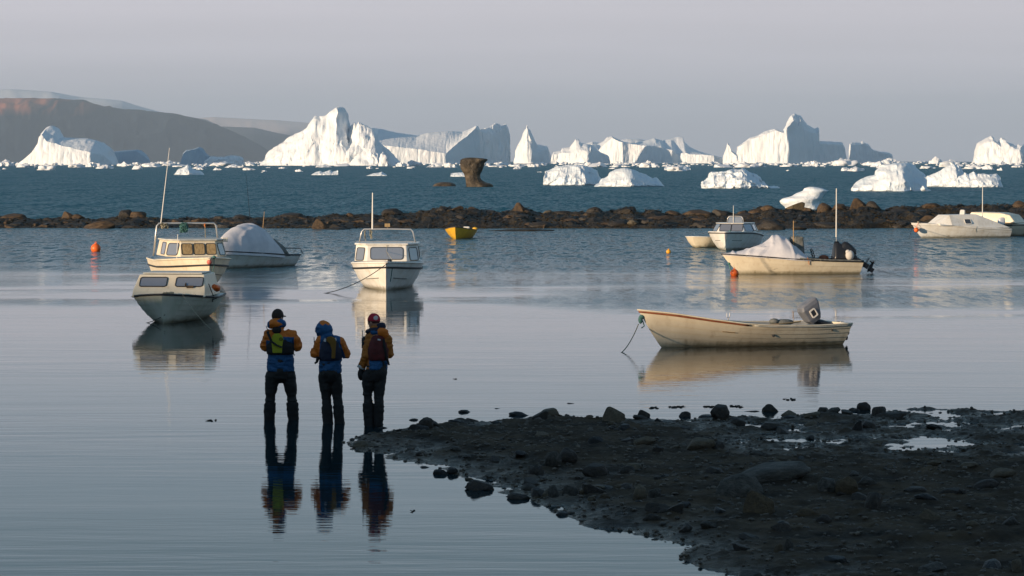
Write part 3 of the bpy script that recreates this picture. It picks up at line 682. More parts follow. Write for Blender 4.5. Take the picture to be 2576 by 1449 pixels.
# boulders: (u centre, v top, width px, height px, material, depth y)
B0 = 'brown boulder'
bl = [(30,541.5,70,20,'rock brown','at the far left end of the shoal'),(170,536.5,30,15,'rock brown','rounded, left of two touching on the shoal crest above the orange buoy'),(195,541,32,11,'rock brown','lower, right of two touching on the shoal crest above the orange buoy'),
      (316,533,38,20,'rock dark','left of the twin boulders on the crest left of the rollbar cabin boat'),(350,533,42,16,'rock brown','right of the twin boulders on the crest left of the rollbar cabin boat'),
      (250,558,78,16,'rock brown','low and flat at the water on the left shoal'),(505,549,42,13,'rock brown','behind the net hung on the rollbar'),(552,543,34,13,'rock dark','left of the white domed cover on the crest'),(605,543,50,12,'rock dark','just behind the white domed cover'),
      (730,538,64,16,'rock dark','broad, on the crest right of the white domed cover'),(805,558,42,18,'rock brown','sunlit, at the waterside right of the white domed cover'),(880,538,26,12,'rock brown','small, left of the white mast of the centre boat'),
      (985,529,50,16,'rock dark','on the crest right of the white mast of the centre boat'),(1030,540,46,13,'rock dark','weedy, between the white mast and the yellow dinghy'),(1110,524,30,18,'rock dark','dark, left neighbour of the big brown boulder behind the yellow dinghy'),
      (1145,520.5,46,24,'rock brown','big and wedge shaped, behind the yellow dinghy'),(1098,538,42,12,'rock brown','flat, lying below and left of the big wedge shaped one'),(1188,525,46,15,'rock brown','low, right of the big wedge shaped one'),(1225,531,48,14,'rock dark','long and dark, further right of the big wedge shaped one'),
      (1306,521.5,44,34,'rock brown','tall and leaning, highest on the middle of the shoal'),(1326,534,40,22,'rock brown','leaning against the right side of the tallest middle boulder'),(1380,531,26,9,'rock tan','small and pale, right of the tallest middle boulder'),(1415,531,52,12,'rock dark','dark, second right of the tallest middle boulder'),
      (1494,524,42,22,'rock dark','dark hump under the left block of the centre ice pair'),(1570,527,50,20,'rock dark','dark and square, under the right block of the centre ice pair'),(1642,528,40,18,'rock dark','hump with brown top left of the windscreen boat'),(1690,534,46,16,'rock brown','low, two left of the windscreen boat'),
      (1755,533,80,30,'rock brown','broad brown whaleback just left of the windscreen boat'),(1808,530.5,42,14,'rock dark','dark, behind the aerial of the windscreen boat'),(1592,554,24,8,'rock tan','small tan stone on the water edge, middle right'),
      (1870,534,36,14,'rock brown','right behind the windscreen boat roof'),(1905,528,46,20,'rock brown','sunlit, left of the round boulder under the beaked ice'),(1930,519,40,18,'rock brown','squared, next left of the round boulder under the beaked ice'),
      (2004,511.5,50,22,'rock ochre','round and domed, standing against the beaked ice'),(2030,522,30,14,'rock brown','small, right foot of the round domed boulder'),(2072,516,36,20,'rock brown','blocky, under the beak of the ice'),(2110,516,38,22,'rock brown','pale faced, left of the big slanted slab'),
      (2160,509.5,56,30,'rock brown','big slanted slab, highest on the right shoal'),(2195,511,40,22,'rock dark','dark, leaning on the right of the big slanted slab'),(2345,514.5,46,12,'rock brown','on the crest left of the roof hatch boat'),(2378,519,44,20,'rock ochre','rounded, directly behind the roof hatch of the cuddy boat'),
      (2437,519,40,14,'rock dark','behind the aerial of the cuddy boat'),(2472,518,46,26,'rock brown','big, left of the far right boat roof'),(2520,516,56,18,'rock brown','broad, on the crest above the far right boat'),(2565,510.5,40,20,'rock brown','at the far right end of the shoal'),
      (2260,546,34,16,'rock brown','half way down the shoal left of the cuddy boat bow'),(2150,542,52,20,'rock dark','weedy, below the big slanted slab'),(1940,558,60,20,'rock dark','weedy islet in the water right of the windscreen boat'),(2010,570,36,8,'rock dark','tiny weedy islet left of the tall white aerial'),
      (2085,560,80,14,'rock dark','long weedy rock at the waterside behind the tall white aerial'),(1360,560,60,12,'rock dark','low and weedy at the waterside in the middle'),(1270,541,30,12,'rock brown','just left of the tallest middle boulder')]
for i, (u, vt, w, h, mt, lb) in enumerate(bl):
    islet = vt + h > 572
    y = (179 if vt > 553 else 187 if vt < 545 else 183) if not islet else (173 if u < 2100 else 176)
    if islet: y = CAMH * FPX / (vt + h - HV - 0.)
    p = at(u, vt, y); s = y / FPX; sw, sh = w * s / 2, h * s
    a = rnd.uniform(-.25, .25)
    inst('boulder', rock_mesh(i % 9, mt), (p.x, y + .1, p.z - sh * .72), (sw * 1.12, max(sw * .8, .4), sh * .98), (rnd.uniform(-.1,.1), a * .6, rnd.uniform(-.4, .4)),
         {'rock brown': 'brown boulder ', 'rock dark': 'dark boulder ', 'rock tan': 'pale boulder ', 'rock ochre': 'ochre boulder '}[mt] + lb, 'boulder', 'boulders on the shoal')
for i in range(70):
    u = rnd.uniform(-20, 2600); f = rnd.random() ** .6; y = 178.5 + 9 * f
    vt = np.interp(u, [p[0] for p in topline], [p[1] for p in topline]); H = at(u, vt + 4, 188).z * math.sqrt(f) - .05
    s = rnd.uniform(.35, .75)
    inst('boulder', rock_mesh(rnd.randrange(9), rnd.choice(['rock dark', 'rock dark', 'rock brown'])), ((u - CU) / FPX * y, y, H - s * .32), (s * rnd.uniform(1.1, 1.8), s, s * .62), (0, 0, rnd.uniform(-.5, .5)),
         'unremarkable rounded boulder half buried in the weedy heap', 'boulder', 'half buried boulders of the shoal')
for i in range(150):
    u = rnd.uniform(-20, 2600); f = rnd.random(); y = 178.5 + 8 * f
    vt = np.interp(u, [p[0] for p in topline], [p[1] for p in topline]); H = at(u, vt + 4, 188).z * math.sqrt(f) - .12
    s = rnd.uniform(.14, .36)
    inst('stone', rock_mesh(rnd.randrange(9), rnd.choice(['rock dark', 'rock dark', 'rock wet', 'rock brown'])), ((u - CU) / FPX * y, y, H), (s * rnd.uniform(1, 1.8), s, s * .7), (0, 0, rnd.uniform(0, 6)),
         'small stone wedged in the weed between the shoal boulders', 'stone', 'small stones among the shoal boulders')
p = W(1375, 578)
me = lump(77, 3, .5, 0, 1, 2); me.materials.append(M['floating weed'])
for (u, v, w, lb) in [(1316,581,150,'long dark streak of floating weed right of the yellow dinghy'),(850,577,60,'dark weedy spit awash beside the white mast of the centre boat'),(1120,958 + 0,0,'')][:2]:
    q = W(u, v); inst('weed_raft', me, (q.x, q.y, -.02), (w * q.y / FPX / 2, .9, .13), (0, 0, 0), lb, 'seaweed')
# ------------------------------------------------------------------ the muddy spit
far_e = [(870,1107),(900,1100),(960,1090),(1040,1081),(1100,1074),(1200,1064),(1310,1053),(1400,1050),(1500,1054),(1640,1056),(1720,1058),(1790,1052),(1860,1052),(1990,1047),(2080,1042),(2180,1042),(2260,1034),(2300,1027),(2400,1031),(2490,1036),(2700,1036)]
near_e = [(882,1122),(920,1140),(985,1156),(1060,1168),(1120,1180),(1190,1213),(1280,1250),(1400,1288),(1480,1322),(1600,1345),(1700,1366),(1765,1371),(1730,1388),(1725,1404),(1760,1422),(1860,1447),(2000,1500),(2300,1620)]
def spit():
    far = [W(*p) for p in far_e]; near = [W(*p) for p in near_e]
    poly = [(p.x, p.y) for p in far] + [(16, 48), (30, 30), (30, 4), (6, 12)] + [(p.x, p.y) for p in reversed(near)]
    xs = np.arange(-3.6, 15.0, .04); ys = np.concatenate([np.arange(14, 26, .12), np.arange(26, 53, .05)])
    X, Y = np.meshgrid(xs, ys); D = np.full(X.shape, 1e9); inside = np.zeros(X.shape, bool)
    for (x0, y0), (x1, y1) in zip(poly, poly[1:] + poly[:1]):
        dx, dy = x1 - x0, y1 - y0; t = np.clip(((X - x0) * dx + (Y - y0) * dy) / (dx * dx + dy * dy), 0, 1)
        D = np.minimum(D, np.hypot(X - x0 - t * dx, Y - y0 - t * dy))
        c = ((y0 > Y) != (y1 > Y)); xi = x0 + (Y - y0) / (dy if dy else 1e-9) * dx; inside ^= c & (X < xi)
    D = np.where(inside, D, -D)
    P = np.stack([X, Y, 0 * X], -1)
    fine = fbm(P * 2.2, 6, 51, .6); med = fbm(P * .55, 4, 57, .5); strk = fbm(P * [.55, 2.4, 1] + 40, 5, 77, .6); lum = fbm(P * 5.5, 3, 61, .55, True)
    Z = np.where(D > 0, .13 * (1 - np.exp(-D * .6)) , D * .35)
    wet = np.clip((X - 1.2) / 2.5, 0, 1) * np.clip((Y - 38.5) / 2.5, 0, 1)           # low, pooled flats at the back right
    Z = Z * (1 - wet) + np.where(D > 0, .004, Z) * wet
    low2 = np.exp(-((Y - (30.2 + .25 * (X - 3))) / .35) ** 2) * np.clip((X - 3.2), 0, 1)
    Z -= .14 * low2
    k = np.clip(D * 2 + .5, .15, 1)
    Z += (fine * .075 + med * .05 * (1 - wet) + lum * .022) * k + wet * (fine * .028 + strk * .06) * k
    Z = np.maximum(Z, -.6)
    V = np.stack([X, Y, Z], -1)
    o = link('ground', mesh_np('ground', V.reshape(-1, 3), grid_faces(len(ys), len(xs))), MUD, smooth=True)
    tag(o, kind='structure'); return xs, ys, Z, D
GX, GY, GZ, GD = spit()
def gz(x, y):
    i = int(np.clip(np.searchsorted(GX, x), 0, len(GX) - 1)); j = int(np.clip(np.searchsorted(GY, y), 0, len(GY) - 1))
    return max(GZ[j, i], -.03), GD[j, i]
# traced stones: u, v base, width, height, material, label
st = [(1545,1064,60,36,'rock tan','big domed stone standing on the far edge of the mud spit'),(1362,1058,44,22,'rock dark','dark stone on the far edge left of the big domed one'),(1310,1050,52,14,'rock wet','long flat wet stone at the far edge of the spit'),
      (1254,1066,40,9,'rock wet','thin flat stone awash left of the far edge row'),(1168,1042,30,11,'rock wet','lone dark stone in the water beyond the spit, left one'),(1250,1033,24,6,'rock wet','thin sliver of stone in the water, second from left beyond the spit'),(1438,1020,22,7,'rock wet','small stone far out in the calm water'),
      (1072,1078,34,28,'rock dark','upright dark stone near the spit tip'),(1040,1062,26,10,'rock wet','flat stone touching the upright one near the spit tip'),(1050,1085,56,22,'rock wet','broad wet stone in front of the upright one near the spit tip'),(1003,1087,18,8,'rock wet','small stone at the tip, right of the third person'),(968,1082,30,8,'rock wet','flat stone at the feet of the third person'),
      (1210,1238,78,34,'rock dark','large rounded dark stone on the near shore edge'),(1107,1199,38,18,'rock wet','pointed dark stone in the water off the near shore edge'),(1135,1196,30,16,'rock wet','grey stone beside the pointed one at the near shore edge'),(1308,1258,60,20,'rock dark','half sunk stone off the near shore edge'),
      (1810,1058,46,34,'rock dark','big dark stone at the far edge below the cream dinghy'),(1725,1053,30,20,'rock dark','dark stone left of the big one at the far edge'),(1618,1054,34,22,'rock dark','pyramid shaped stone right of the big domed one'),(1893,1040,42,8,'rock wet','low double stone in the water right of the big dark one'),(1938,1040,36,24,'rock dark','round dark stone in the water below the dinghy engine'),
      (2073,1042,32,22,'rock dark','dark peaked stone in the calm water at right'),(2172,1036,34,24,'rock dark','tallest of the stone cluster in the water at right'),(2146,1038,26,12,'rock dark','low stone left in the cluster at right'),(2214,1046,38,34,'rock dark','round boulder right in the cluster at right'),(2133,1044,24,9,'rock tan','flat pale stone in front of the cluster at right'),(2155,1040,18,12,'rock wet','small stone leaning on the tallest of the cluster'),
      (2238,1052,90,14,'rock dark','long flat rock below the round boulder at right'),(2160,1085,30,30,'rock wet','upright wet stone beside the pools'),(1855,1070,40,18,'rock dark','dark stone among the pools, left'),(1940,1075,60,22,'rock dark','low stone among the pools, middle'),
      (1390,1172,40,36,'rock grey','pale grey rounded stone in the middle of the spit'),(1425,1165,50,34,'rock dark','dark stone right of the pale grey rounded one'),(1350,1190,40,28,'rock dark','low stone left of the pale grey rounded one'),(1495,1200,60,36,'rock dark','dark slab in the middle of the spit'),
      (1390,1250,26,34,'rock grey','upright grey stone at the near edge'),(1432,1246,44,26,'rock grey','blue grey stone right of the upright one'),(1475,1242,34,22,'rock tan','tan stone near the near edge'),(1520,1255,26,16,'rock ochre','small ochre stone near the near edge'),(1488,1260,22,14,'rock tan','small tan stone below the tan one'),
      (1560,1222,30,14,'rock tan','tan stone half buried in the spit middle'),(1610,1250,34,36,'rock tan','brownish stone standing by the near edge'),(1650,1245,34,26,'rock grey','flat grey stone by the near edge'),
      (1936,1212,190,40,'rock grey','very large flat pale slab at right centre of the spit'),(1860,1250,110,62,'rock grey','blue grey slab leaning left of the ochre block'),(1910,1292,78,56,'rock ochre','angular ochre block with a bright left face'),(1975,1180,34,20,'rock tan','pale rounded stone on top end of the large slab'),
      (2030,1300,56,26,'rock ochre','smooth ochre egg shaped stone'),(2085,1228,52,42,'rock grey','dark grey boulder right of the large slab'),(2130,1228,56,40,'rock ochre','brown wedge right of the dark grey boulder'),(2180,1222,40,20,'rock grey','low grey stone right of the brown wedge'),
      (2200,1280,40,50,'rock dark','tall dark stone with an ochre top, right centre'),(2215,1245,22,18,'rock ochre','small ochre stone capping the tall dark one'),(1960,1380,24,28,'rock ochre','small upright ochre stone low in the picture'),(1985,1380,22,24,'rock grey','small grey stone beside the upright ochre one'),
      (2250,1385,34,30,'rock grey','grey shard at the lower right'),(2450,1325,34,16,'rock tan','tan stone at the right edge of the mud'),(2440,1180,50,14,'rock tan','flat tan stone at the right side'),(2350,1170,36,12,'rock tan','flat pale stone right of centre'),(2520,1200,60,22,'rock tan','low brown stone near the right border'),
      (2560,1440,26,34,'rock tan','upright tan stone in the lower right corner'),(2300,1240,60,16,'rock dark','long dark stone between the wedge and the right border'),(2480,1225,60,20,'rock dark','dark hump near the right border'),(2340,1310,50,22,'rock tan','brownish stone at lower right'),(1700,1290,60,22,'rock dark','dark lump right of the near edge'),
      (1640,1310,40,18,'rock dark','dark lump on the near edge, right'),(1800,1190,50,22,'rock dark','dark lump left of the very large slab'),(1620,1120,54,20,'rock tan','brown low stone behind the middle of the spit'),(1760,1130,70,26,'rock tan','reddish stone between the pools and the slab'),(1800,1128,50,22,'rock dark','dark stone touching the reddish one')]
for i, (u, v, w, h, mt, lb) in enumerate(st):
    z = 0.
    for _ in range(4):
        q = W(u, v, z); z = gz(q.x, q.y)[0]
    s = q.y / FPX; sw, sh = w * s / 2, h * s
    inst('stone', rock_mesh((i * 5 + 1) % 9, mt), (q.x, q.y + sw * .3, z + sh * .28), (sw * 1.1, max(sw * .75, sh * .5), sh * .72), (0, rnd.uniform(-.2, .2), rnd.uniform(-.5, .5)), lb, 'stone', 'larger stones of the spit')
k = 0
while k < 120:
    x, y = rnd.uniform(-3, 6.5), rnd.uniform(27, 50); z, d = gz(x, y)
    if d < -.15 or d > 5: continue
    if d > 1.0 and rnd.random() < .4: continue
    s = rnd.uniform(.03, .10) * (1.3 if rnd.random() < .2 else 1); k += 1
    inst('stone', rock_mesh(rnd.randrange(9), rnd.choice(['rock dark', 'rock dark', 'rock wet', 'rock wet', 'rock grey', 'rock tan', 'rock dark'])), (x, y, z + s * .2), (s * rnd.uniform(1, 1.7), s * rnd.uniform(.8, 1.3), s * rnd.uniform(.5, .9)), (0, rnd.uniform(-.3,.3), rnd.uniform(0, 6)),
         'fist sized stone strewn on the dark mud spit', 'stone', 'fist sized stones strewn over the mud spit')
def gravel():
    base = [lump(500 + i, 1, .5) for i in range(5)]; data = []
    for me in base: data.append((np.array([v.co[:] for v in me.vertices]), [tuple(p.vertices) for p in me.polygons]))
    vs, fs = [], []; rr = np.random.RandomState(9); n = 0; off = 0
    while n < 9000:
        x, y = rr.uniform(-3.3, 8), rr.uniform(26, 50); z, d = gz(x, y); n += 1
        if d < -.05 or z < -.01: continue
        a, f = data[rr.randint(5)]; s = rr.uniform(.008, .03); t = rr.uniform(0, 6.3); c, sn = math.cos(t), math.sin(t)
        b = a * [s * rr.uniform(1, 1.8), s, s * .7]; b = np.stack([b[:,0]*c - b[:,1]*sn, b[:,0]*sn + b[:,1]*c, b[:,2]], 1) + [x, y, z + s * .2]
        vs.append(b); fs += [tuple(q + off for q in t_) for t_ in f]; off += len(b)
    tag(link('gravel', mesh_np('gravel', np.concatenate(vs), fs), M['gravel']), 'fine dark gravel and grit scattered on the mud spit', 'gravel', kind='stuff')
gravel()
def weedbits(u, v, w, n, lb):
    mb = MB(); q = W(u, v); s = q.y / FPX
    for i in range(n):
        x = rnd.uniform(-.5, .5) * w * s; sc_ = .35 if w < 12 else .6
        mb.ball((x, rnd.uniform(-.15, .15), .005), (rnd.uniform(.02, .06) * sc_, .04 * sc_, rnd.uniform(.008, .028) * sc_), 7, 5)
        if i: mb.tube([(x, 0, .004), (x + rnd.uniform(-.06, .06), .02, .012)], .004, 5)
    o = mb.build('floating_weed', M['floating weed']); o.location = q; tag(o, lb, 'seaweed', 'scraps of weed afloat beyond the spit')
for u, v, w, n, lb in [(1645,1027,20,8,'knotted dark weed scrap afloat beyond the spit, leftmost in its line'),(1700,1024,40,14,'stretched dark weed scrap second in the line beyond the spit'),(1785,1023,28,10,'dark weed scrap with a raised tip, third in the line beyond the spit'),(1850,1023,40,12,'thin broken weed scrap at the right end of the line beyond the spit'),
                       (1980,1005,36,8,'weed scrap floating farthest out, below the dinghy engine'),(533,1059,22,5,'small dark scrap standing in for a faint ripple left of the first person'),(1149,954,7,3,'tiny dark float in calm water right of the third person'),(1040,1287,6,2,'tiny dark speck of weed in the near water')]:  # dark bits left of the first person are added for a faint ripple
    weedbits(u, v, w, n, lb)

# ------------------------------------------------------------------ boats
class Hull:
    def __init__(s, L, B, zs, zk=-.2, rake=.5, srake=.08, tr=.8, ns=5, step=.012, e0=.34, e1=1.15, fore=.5, pw=2.3, nt=40, tmax=.42):
        s.__dict__.update(locals()); del s.__dict__['s']; s.me = s
    def sheer(s, t): return float(np.interp(t, [a for a, b in s.zs], [b for a, b in s.zs]))
    def pt(s, t, q, off=0., side=1):
        zt = s.sheer(t); zb = s.zk + (0 if t < s.fore else (-s.zk * .55) * ((t - s.fore) / (1 - s.fore)) ** 2.5)
        z = zb + (zt - zb) * q
        plan = s.tr + (1 - s.tr) * math.sin(min(1, t / s.tmax) * math.pi / 2) if t < s.tmax else max(0, 1 - ((t - s.tmax) / (1 - s.tmax)) ** s.pw) ** .85
        e = s.e0 + (s.e1 - s.e0) * t ** 2.2
        sec = q ** e if q > 0 else 0
        y = s.B / 2 * plan * sec + off * min(1, (1 - t) * 9) * (1 if q > 0.02 else 0)
        zz = max(0, z) / max(.01, s.sheer(1))
        x = -s.L / 2 - s.srake * zz * (1 - t) ** 3 + t * s.L + s.rake * t ** 4 * (zz ** .9 if z > 0 else z * .8)
        return Vector((x, side * max(y, 0), z))
    def ts(s): return [1 - (1 - i / s.nt) ** 1.35 for i in range(s.nt + 1)]
    def qs(s):
        out = []
        for i in range(s.ns):
            a, b = i / s.ns, (i + 1) / s.ns; k = 3
            for j in range(k + 1): out.append((a + (b - a) * j / k, s.step * (1 - j / k)))
        return out
    def shell(s, name, m, parent):
        mb = MB(); ts, qs = s.ts(), s.qs(); side_idx = []
        for side in (1, -1):
            rows = [[s.pt(t, q, o, side) for q, o in qs] for t in ts]
            b = len(mb.v); n = len(qs); mb.add([p for r in rows for p in r], [(i*n+j, i*n+j+1, (i+1)*n+j+1, (i+1)*n+j) for i in range(len(ts)-1) for j in range(n-1)])
            side_idx.append(list(range(b, b + n)))
        mb.f.append(tuple(side_idx[0] + side_idx[1][::-1]))
        o = mb.build(name, m, parent); me = o.data
        bm = bmesh.new(); bm.from_mesh(me); bmesh.ops.remove_doubles(bm, verts=bm.verts, dist=.0005); bmesh.ops.recalc_face_normals(bm, faces=bm.faces); bm.to_mesh(me); bm.free()
        me.polygons.foreach_set('use_smooth', [True] * len(me.polygons)); me.set_sharp_from_angle(angle=R(22)); return o
    def strip(s, name, m, parent, q=1., off=.02, r=.02, dz=0., ry=1, t0=0., t1=1.):
        ts = [t for t in s.ts() if t0 <= t <= t1]
        L_ = [s.pt(t, q, off, 1) + Vector((0, 0, dz)) for t in ts]; R_ = [s.pt(t, q, off, -1) + Vector((0, 0, dz)) for t in ts]
        if t1 >= 1: pts = L_ + R_[::-1][1:]; return MB().tube(pts, r, 8, ry).build(name, m, parent, smooth=True)
        mb = MB(); mb.tube(L_, r, 8, ry); mb.tube(R_, r, 8, ry); return mb.build(name, m, parent, smooth=True)
    def deck(s, name, m, parent, t0, t1, q=1., camber=.04, off=-.01):
        mb = MB(); ts = [t0 + (t1 - t0) * i / 20 for i in range(21)]; n = 9
        rows = []
        for t in ts:
            a, b = s.pt(t, q, off, 1), s.pt(t, q, off, -1)
            rows.append([a.lerp(b, j / (n-1)) + Vector((0, 0, camber * math.sin(math.pi * j / (n-1)) * min(1, (1-t)*5 + .1))) for j in range(n)])
        mb.add([p for r in rows for p in r], [(i*n+j, i*n+j+1, (i+1)*n+j+1, (i+1)*n+j) for i in range(20) for j in range(n-1)])
        return mb.build(name, m, parent, smooth=True)
    def liner(s, name, m, parent, t0=0.015, t1=.97, q0=.35, thick=.045):
        mb = MB(); ts = [t0 + (t1 - t0) * i / 30 for i in range(31)]; qs = [q0 + (1 - q0) * j / 6 for j in range(7)]; rows = []
        for t in ts:
            l = [s.pt(t, q, -thick, 1) for q in qs]; r = [s.pt(t, q, -thick, -1) for q in qs]; rows.append(l[::-1] + r)
        n = 14; mb.add([p for r in rows for p in r], [(i*n+j, i*n+j+1, (i+1)*n+j+1, (i+1)*n+j) for i in range(30) for j in range(n-1)])
        mb.f.append(tuple(range(n))); 
        # flat inner gunwale closing shell to liner
        for side in (1, -1):
            a = [s.pt(t, 1, .0, side) + Vector((0,0,.001)) for t in ts]; b = [s.pt(t, 1, -thick, side) + Vector((0,0,.001)) for t in ts]; k = len(mb.v)
            mb.v += [tuple(p) for p in a + b]; mb.f += [(k+i, k+i+1, k+31+i+1, k+31+i) for i in range(30)]
        mb.v += [tuple(s.pt(t0, 1, 0, 1)), tuple(s.pt(t0, 1, 0, -1)), tuple(s.pt(0, 1, 0, -1)), tuple(s.pt(0, 1, 0, 1))]; k = len(mb.v) - 4; mb.f.append((k, k+1, k+2, k+3))
        return mb.build(name, m, parent)

def place_bow(root, hull, u, v, deg):
    root.rotation_euler = (0, 0, R(deg)); p = W(u, v)
    b = Vector((hull.L / 2, 0, 0)); b.rotate(Euler((0, 0, R(deg)))); root.location = (p.x - b.x, p.y - b.y, 0)
def rrect(w, h, r, k=4):
    out = []
    for cx, cy, a0 in ((w/2-r, h/2-r, 0), (-w/2+r, h/2-r, 90), (-w/2+r, -h/2+r, 180), (w/2-r, -h/2+r, 270)):
        for i in range(k + 1): a = R(a0 + 90 * i / k); out.append((cx + r * math.cos(a), cy + r * math.sin(a)))
    return out
def window(parent, c, ux, uz, w, h, r=.05, fm='black rubber', pm='window glass', fw=.022, label=None):
    c, ux, uz = Vector(c), Vector(ux).normalized(), Vector(uz).normalized(); nn = ux.cross(uz).normalized()
    o_, i_ = rrect(w + 2*fw, h + 2*fw, r + fw), rrect(w, h, r)
    P = lambda q, d: c + ux * q[0] + uz * q[1] + nn * d
    n = len(o_); mb = MB()
    mb.rings([[P(q, -.012) for q in o_], [P(q, .014) for q in o_], [P(q, .014) for q in i_], [P(q, -.012) for q in i_]], cap=False)
    f = mb.build('window', M[fm], parent)
    g = MB(); g.rings([[P(q, -.008) for q in i_], [P(q, .005) for q in i_]]); g.build('pane', M[pm], f)
    return f
def outboard(parent, loc, tilt, cm, s=1., deg=0, prop='engine black', name='outboard_motor'):
    """engine part with cowl, leg and propeller; local origin at the clamp; tilt rotates the leg aft and up"""
    rot = Matrix.Rotation(R(tilt), 3, 'Y'); L0 = Vector(loc)
    T = lambda p: L0 + rot @ (Vector(p) * s)
    rings = []
    for z, l, w, dx in ((.05,.16,.13,-.02),(.12,.24,.17,-.02),(.30,.27,.18,-.03),(.46,.26,.17,-.05),(.55,.20,.14,-.07),(.58,.10,.08,-.08)):
        rings.append([T((dx + x, y, z)) for x, y in rrect(l*2, w*2, min(l, w)*.7)])
    e = MB().rings(rings).build(name, M[cm], parent, smooth=True)
    leg = MB().rings([[T((-.02 + x, y, z)) for x, y in rrect(a, b, .02)] for z, a, b in ((.06,.16,.12),(-.25,.12,.07),(-.5,.16,.05))])
    leg.rings([[T((-.10 + x, y, z)) for x, y in rrect(.32, .16, .03)] for z in (-.36, -.38)])
    leg.tube([T((.12,0,-.56)), T((.05,0,-.56)), T((-.1,0,-.56)), T((-.2,0,-.56))], [.01*s,.045*s,.05*s,.035*s], 8)
    leg.rings([[T((0 + x, y, z)) for x, y in rrect(.14, .012, .005)] for z in (-.58, -.70)])
    leg.build('engine_leg', M[prop], e)
    pr = MB()
    for k in range(3):
        a = R(120 * k + 20); d = Vector((0, math.cos(a), math.sin(a))); q = Vector((.25, -math.sin(a) * .8, math.cos(a) * .8)).normalized()
        c = Vector((-.2, 0, -.56))
        pr.add([T(c + d*.02 - q*.03), T(c + d*.10 - q*.07), T(c + d*.14), T(c + d*.10 + q*.06), T(c + d*.02 + q*.03)], [(0,1,2,3,4)])
    pr.tube([T((-.18,0,-.56)), T((-.26,0,-.56))], [.035*s, .02*s], 8); pr.build('propeller', M[prop], e)
    return e
def hang(a, b, sag, n=14):
    a, b = Vector(a), Vector(b); return [a.lerp(b, i/(n-1)) - Vector((0, 0, sag * 4 * (i/(n-1)) * (1 - i/(n-1)))) for i in range(n)]
def wpt(root, p):
    q = Vector(p); q.rotate(root.rotation_euler); return q + root.location
def net(mbname, m, parent, c, w, h, n=40, r=.012):
    mb = MB(); rr = random.Random(n + int(w * 100))
    for _ in range(n):
        p = [Vector(c) + Vector((rr.uniform(-w,w)*.5, rr.uniform(-w,w)*.5, -rr.random()*h)) for _ in range(4)]
        mb.tube(p, r, 4)
    return mb.build(mbname, m, parent)

# ---- 1. cream open dinghy, near right
H = Hull(4.15, 1.70, [(0,.47),(.2,.45),(.45,.47),(.6,.52),(.75,.62),(.9,.75),(1,.82)], zk=-.12, rake=.55, srake=.15, tr=.82, ns=6, step=.016, e0=.34, e1=.95, pw=2.2)
r_ = thing('open_dinghy', 'cream clinker open dinghy with a tilted grey outboard, nearest boat at right', 'boat'); place_bow(r_, H, 1664, 874, 201)
H.shell('hull', M['gelcoat cream'], r_); H.liner('interior', M['interior grey'], r_)
H.strip('gunwale', M['gelcoat cream'], r_, 1., .004, .026, 0, .7)
H.strip('rubbing_strake', M['red brown trim'], r_, .95, .014, .02, 0, 1, .58, 1.)
for sd in (1, -1): MB().tube([H.pt(t, .95, .012, sd) for t in H.ts() if t <= .56], .018, 8).build('rubbing_strake', M['deck paint'], r_, smooth=True)
for t in (.18, .47, .74):
    a, b = H.pt(t, .72, -.04, 1), H.pt(t, .72, -.04, -1); MB().box((a + b) / 2, (.26, (a - b).length, .03)).build('thwart', M['weathered wood'], r_, bevel=.006)
H.deck('foredeck', M['gelcoat cream'], r_, .84, .985, .97, .02, -.03)
c = H.pt(0, .98, 0, 1); MB().box((c.x + .05, 0, c.z - .01), (.14, H.pt(0,1,0,1).y * 2 - .03, .06)).build('transom_cap', M['gelcoat cream'], r_, bevel=.01)
rot = Matrix.Rotation(R(34), 3, 'Y'); L0 = Vector((-1.62, -.05, .50))
T = lambda p: L0 + rot @ Vector(p)
eg = MB().rings([[T((dx + x, y, z)) for x, y in rrect(l, w, .05)] for z, l, w, dx in ((.0,.26,.24,0),(.10,.36,.30,.0),(.36,.46,.34,-.04),(.44,.42,.31,-.06),(.47,.30,.22,-.08))]).build('outboard_motor', M['engine grey'], r_, bevel=.012)
fr = MB().rings([[T((-.01 + x * k, -yy, .21 + z * k)) for x, z in rrect(.15, .19, .03)] for k, yy in ((1, .14), (1, .185), (.72, .185), (.72, .15))], cap=False).build('side_frame', M['antenna white'], eg)
fr = MB().rings([[T((-.01 + x * k, yy, .21 + z * k)) for x, z in rrect(.15, .19, .03)] for k, yy in ((1, .14), (1, .185), (.72, .185), (.72, .15))], cap=False).build('side_frame', M['antenna white'], eg)
MB().rings([[T((-.01 + x * .75, yy, .21 + z * .75)) for x, z in rrect(.15, .19, .03)] for yy in (.140, .168)]).build('air_intake', M['engine black'], eg)
MB().tube([T((0,0,0)), (-2.0,0,.40), (-2.32,0,.22)], [.07,.06,.045], 8).build('engine_leg', M['engine black'], eg)
pr = MB().ball((-2.38,0,.20), (.05,.04,.04))
for k in range(3):
    a = R(120*k+30); d = Vector((0, math.cos(a), math.sin(a))); pr.ball(Vector((-2.38,0,.20)) + d*.08, (.025,.06,.06), 8, 6)
pr.build('propeller', M['engine black'], eg)
e = MB(); p = H.pt(.52, 1, 0, -1)
for s_ in (-1, 1): e.tube([p + Vector((0,0,.0)), p + Vector((.0,0,.06)), p + Vector((.035*s_,0,.09)), p + Vector((.035*s_,0,.17))], .011, 6)
e.build('rowlock', M['stainless'], r_)
o = MB().tube([(-1.2,.1,.5),(-.6,.25,.46),(.9,.1,.40)], .018, 6); o.build('oar', M['weathered wood'], r_)
MB().ball((-1.0,-.3,.47), (.24,.16,.07)).ball((-.75,-.28,.49),(.12,.1,.07)).build('bundle', M['tarp dirty'], r_, smooth=True)
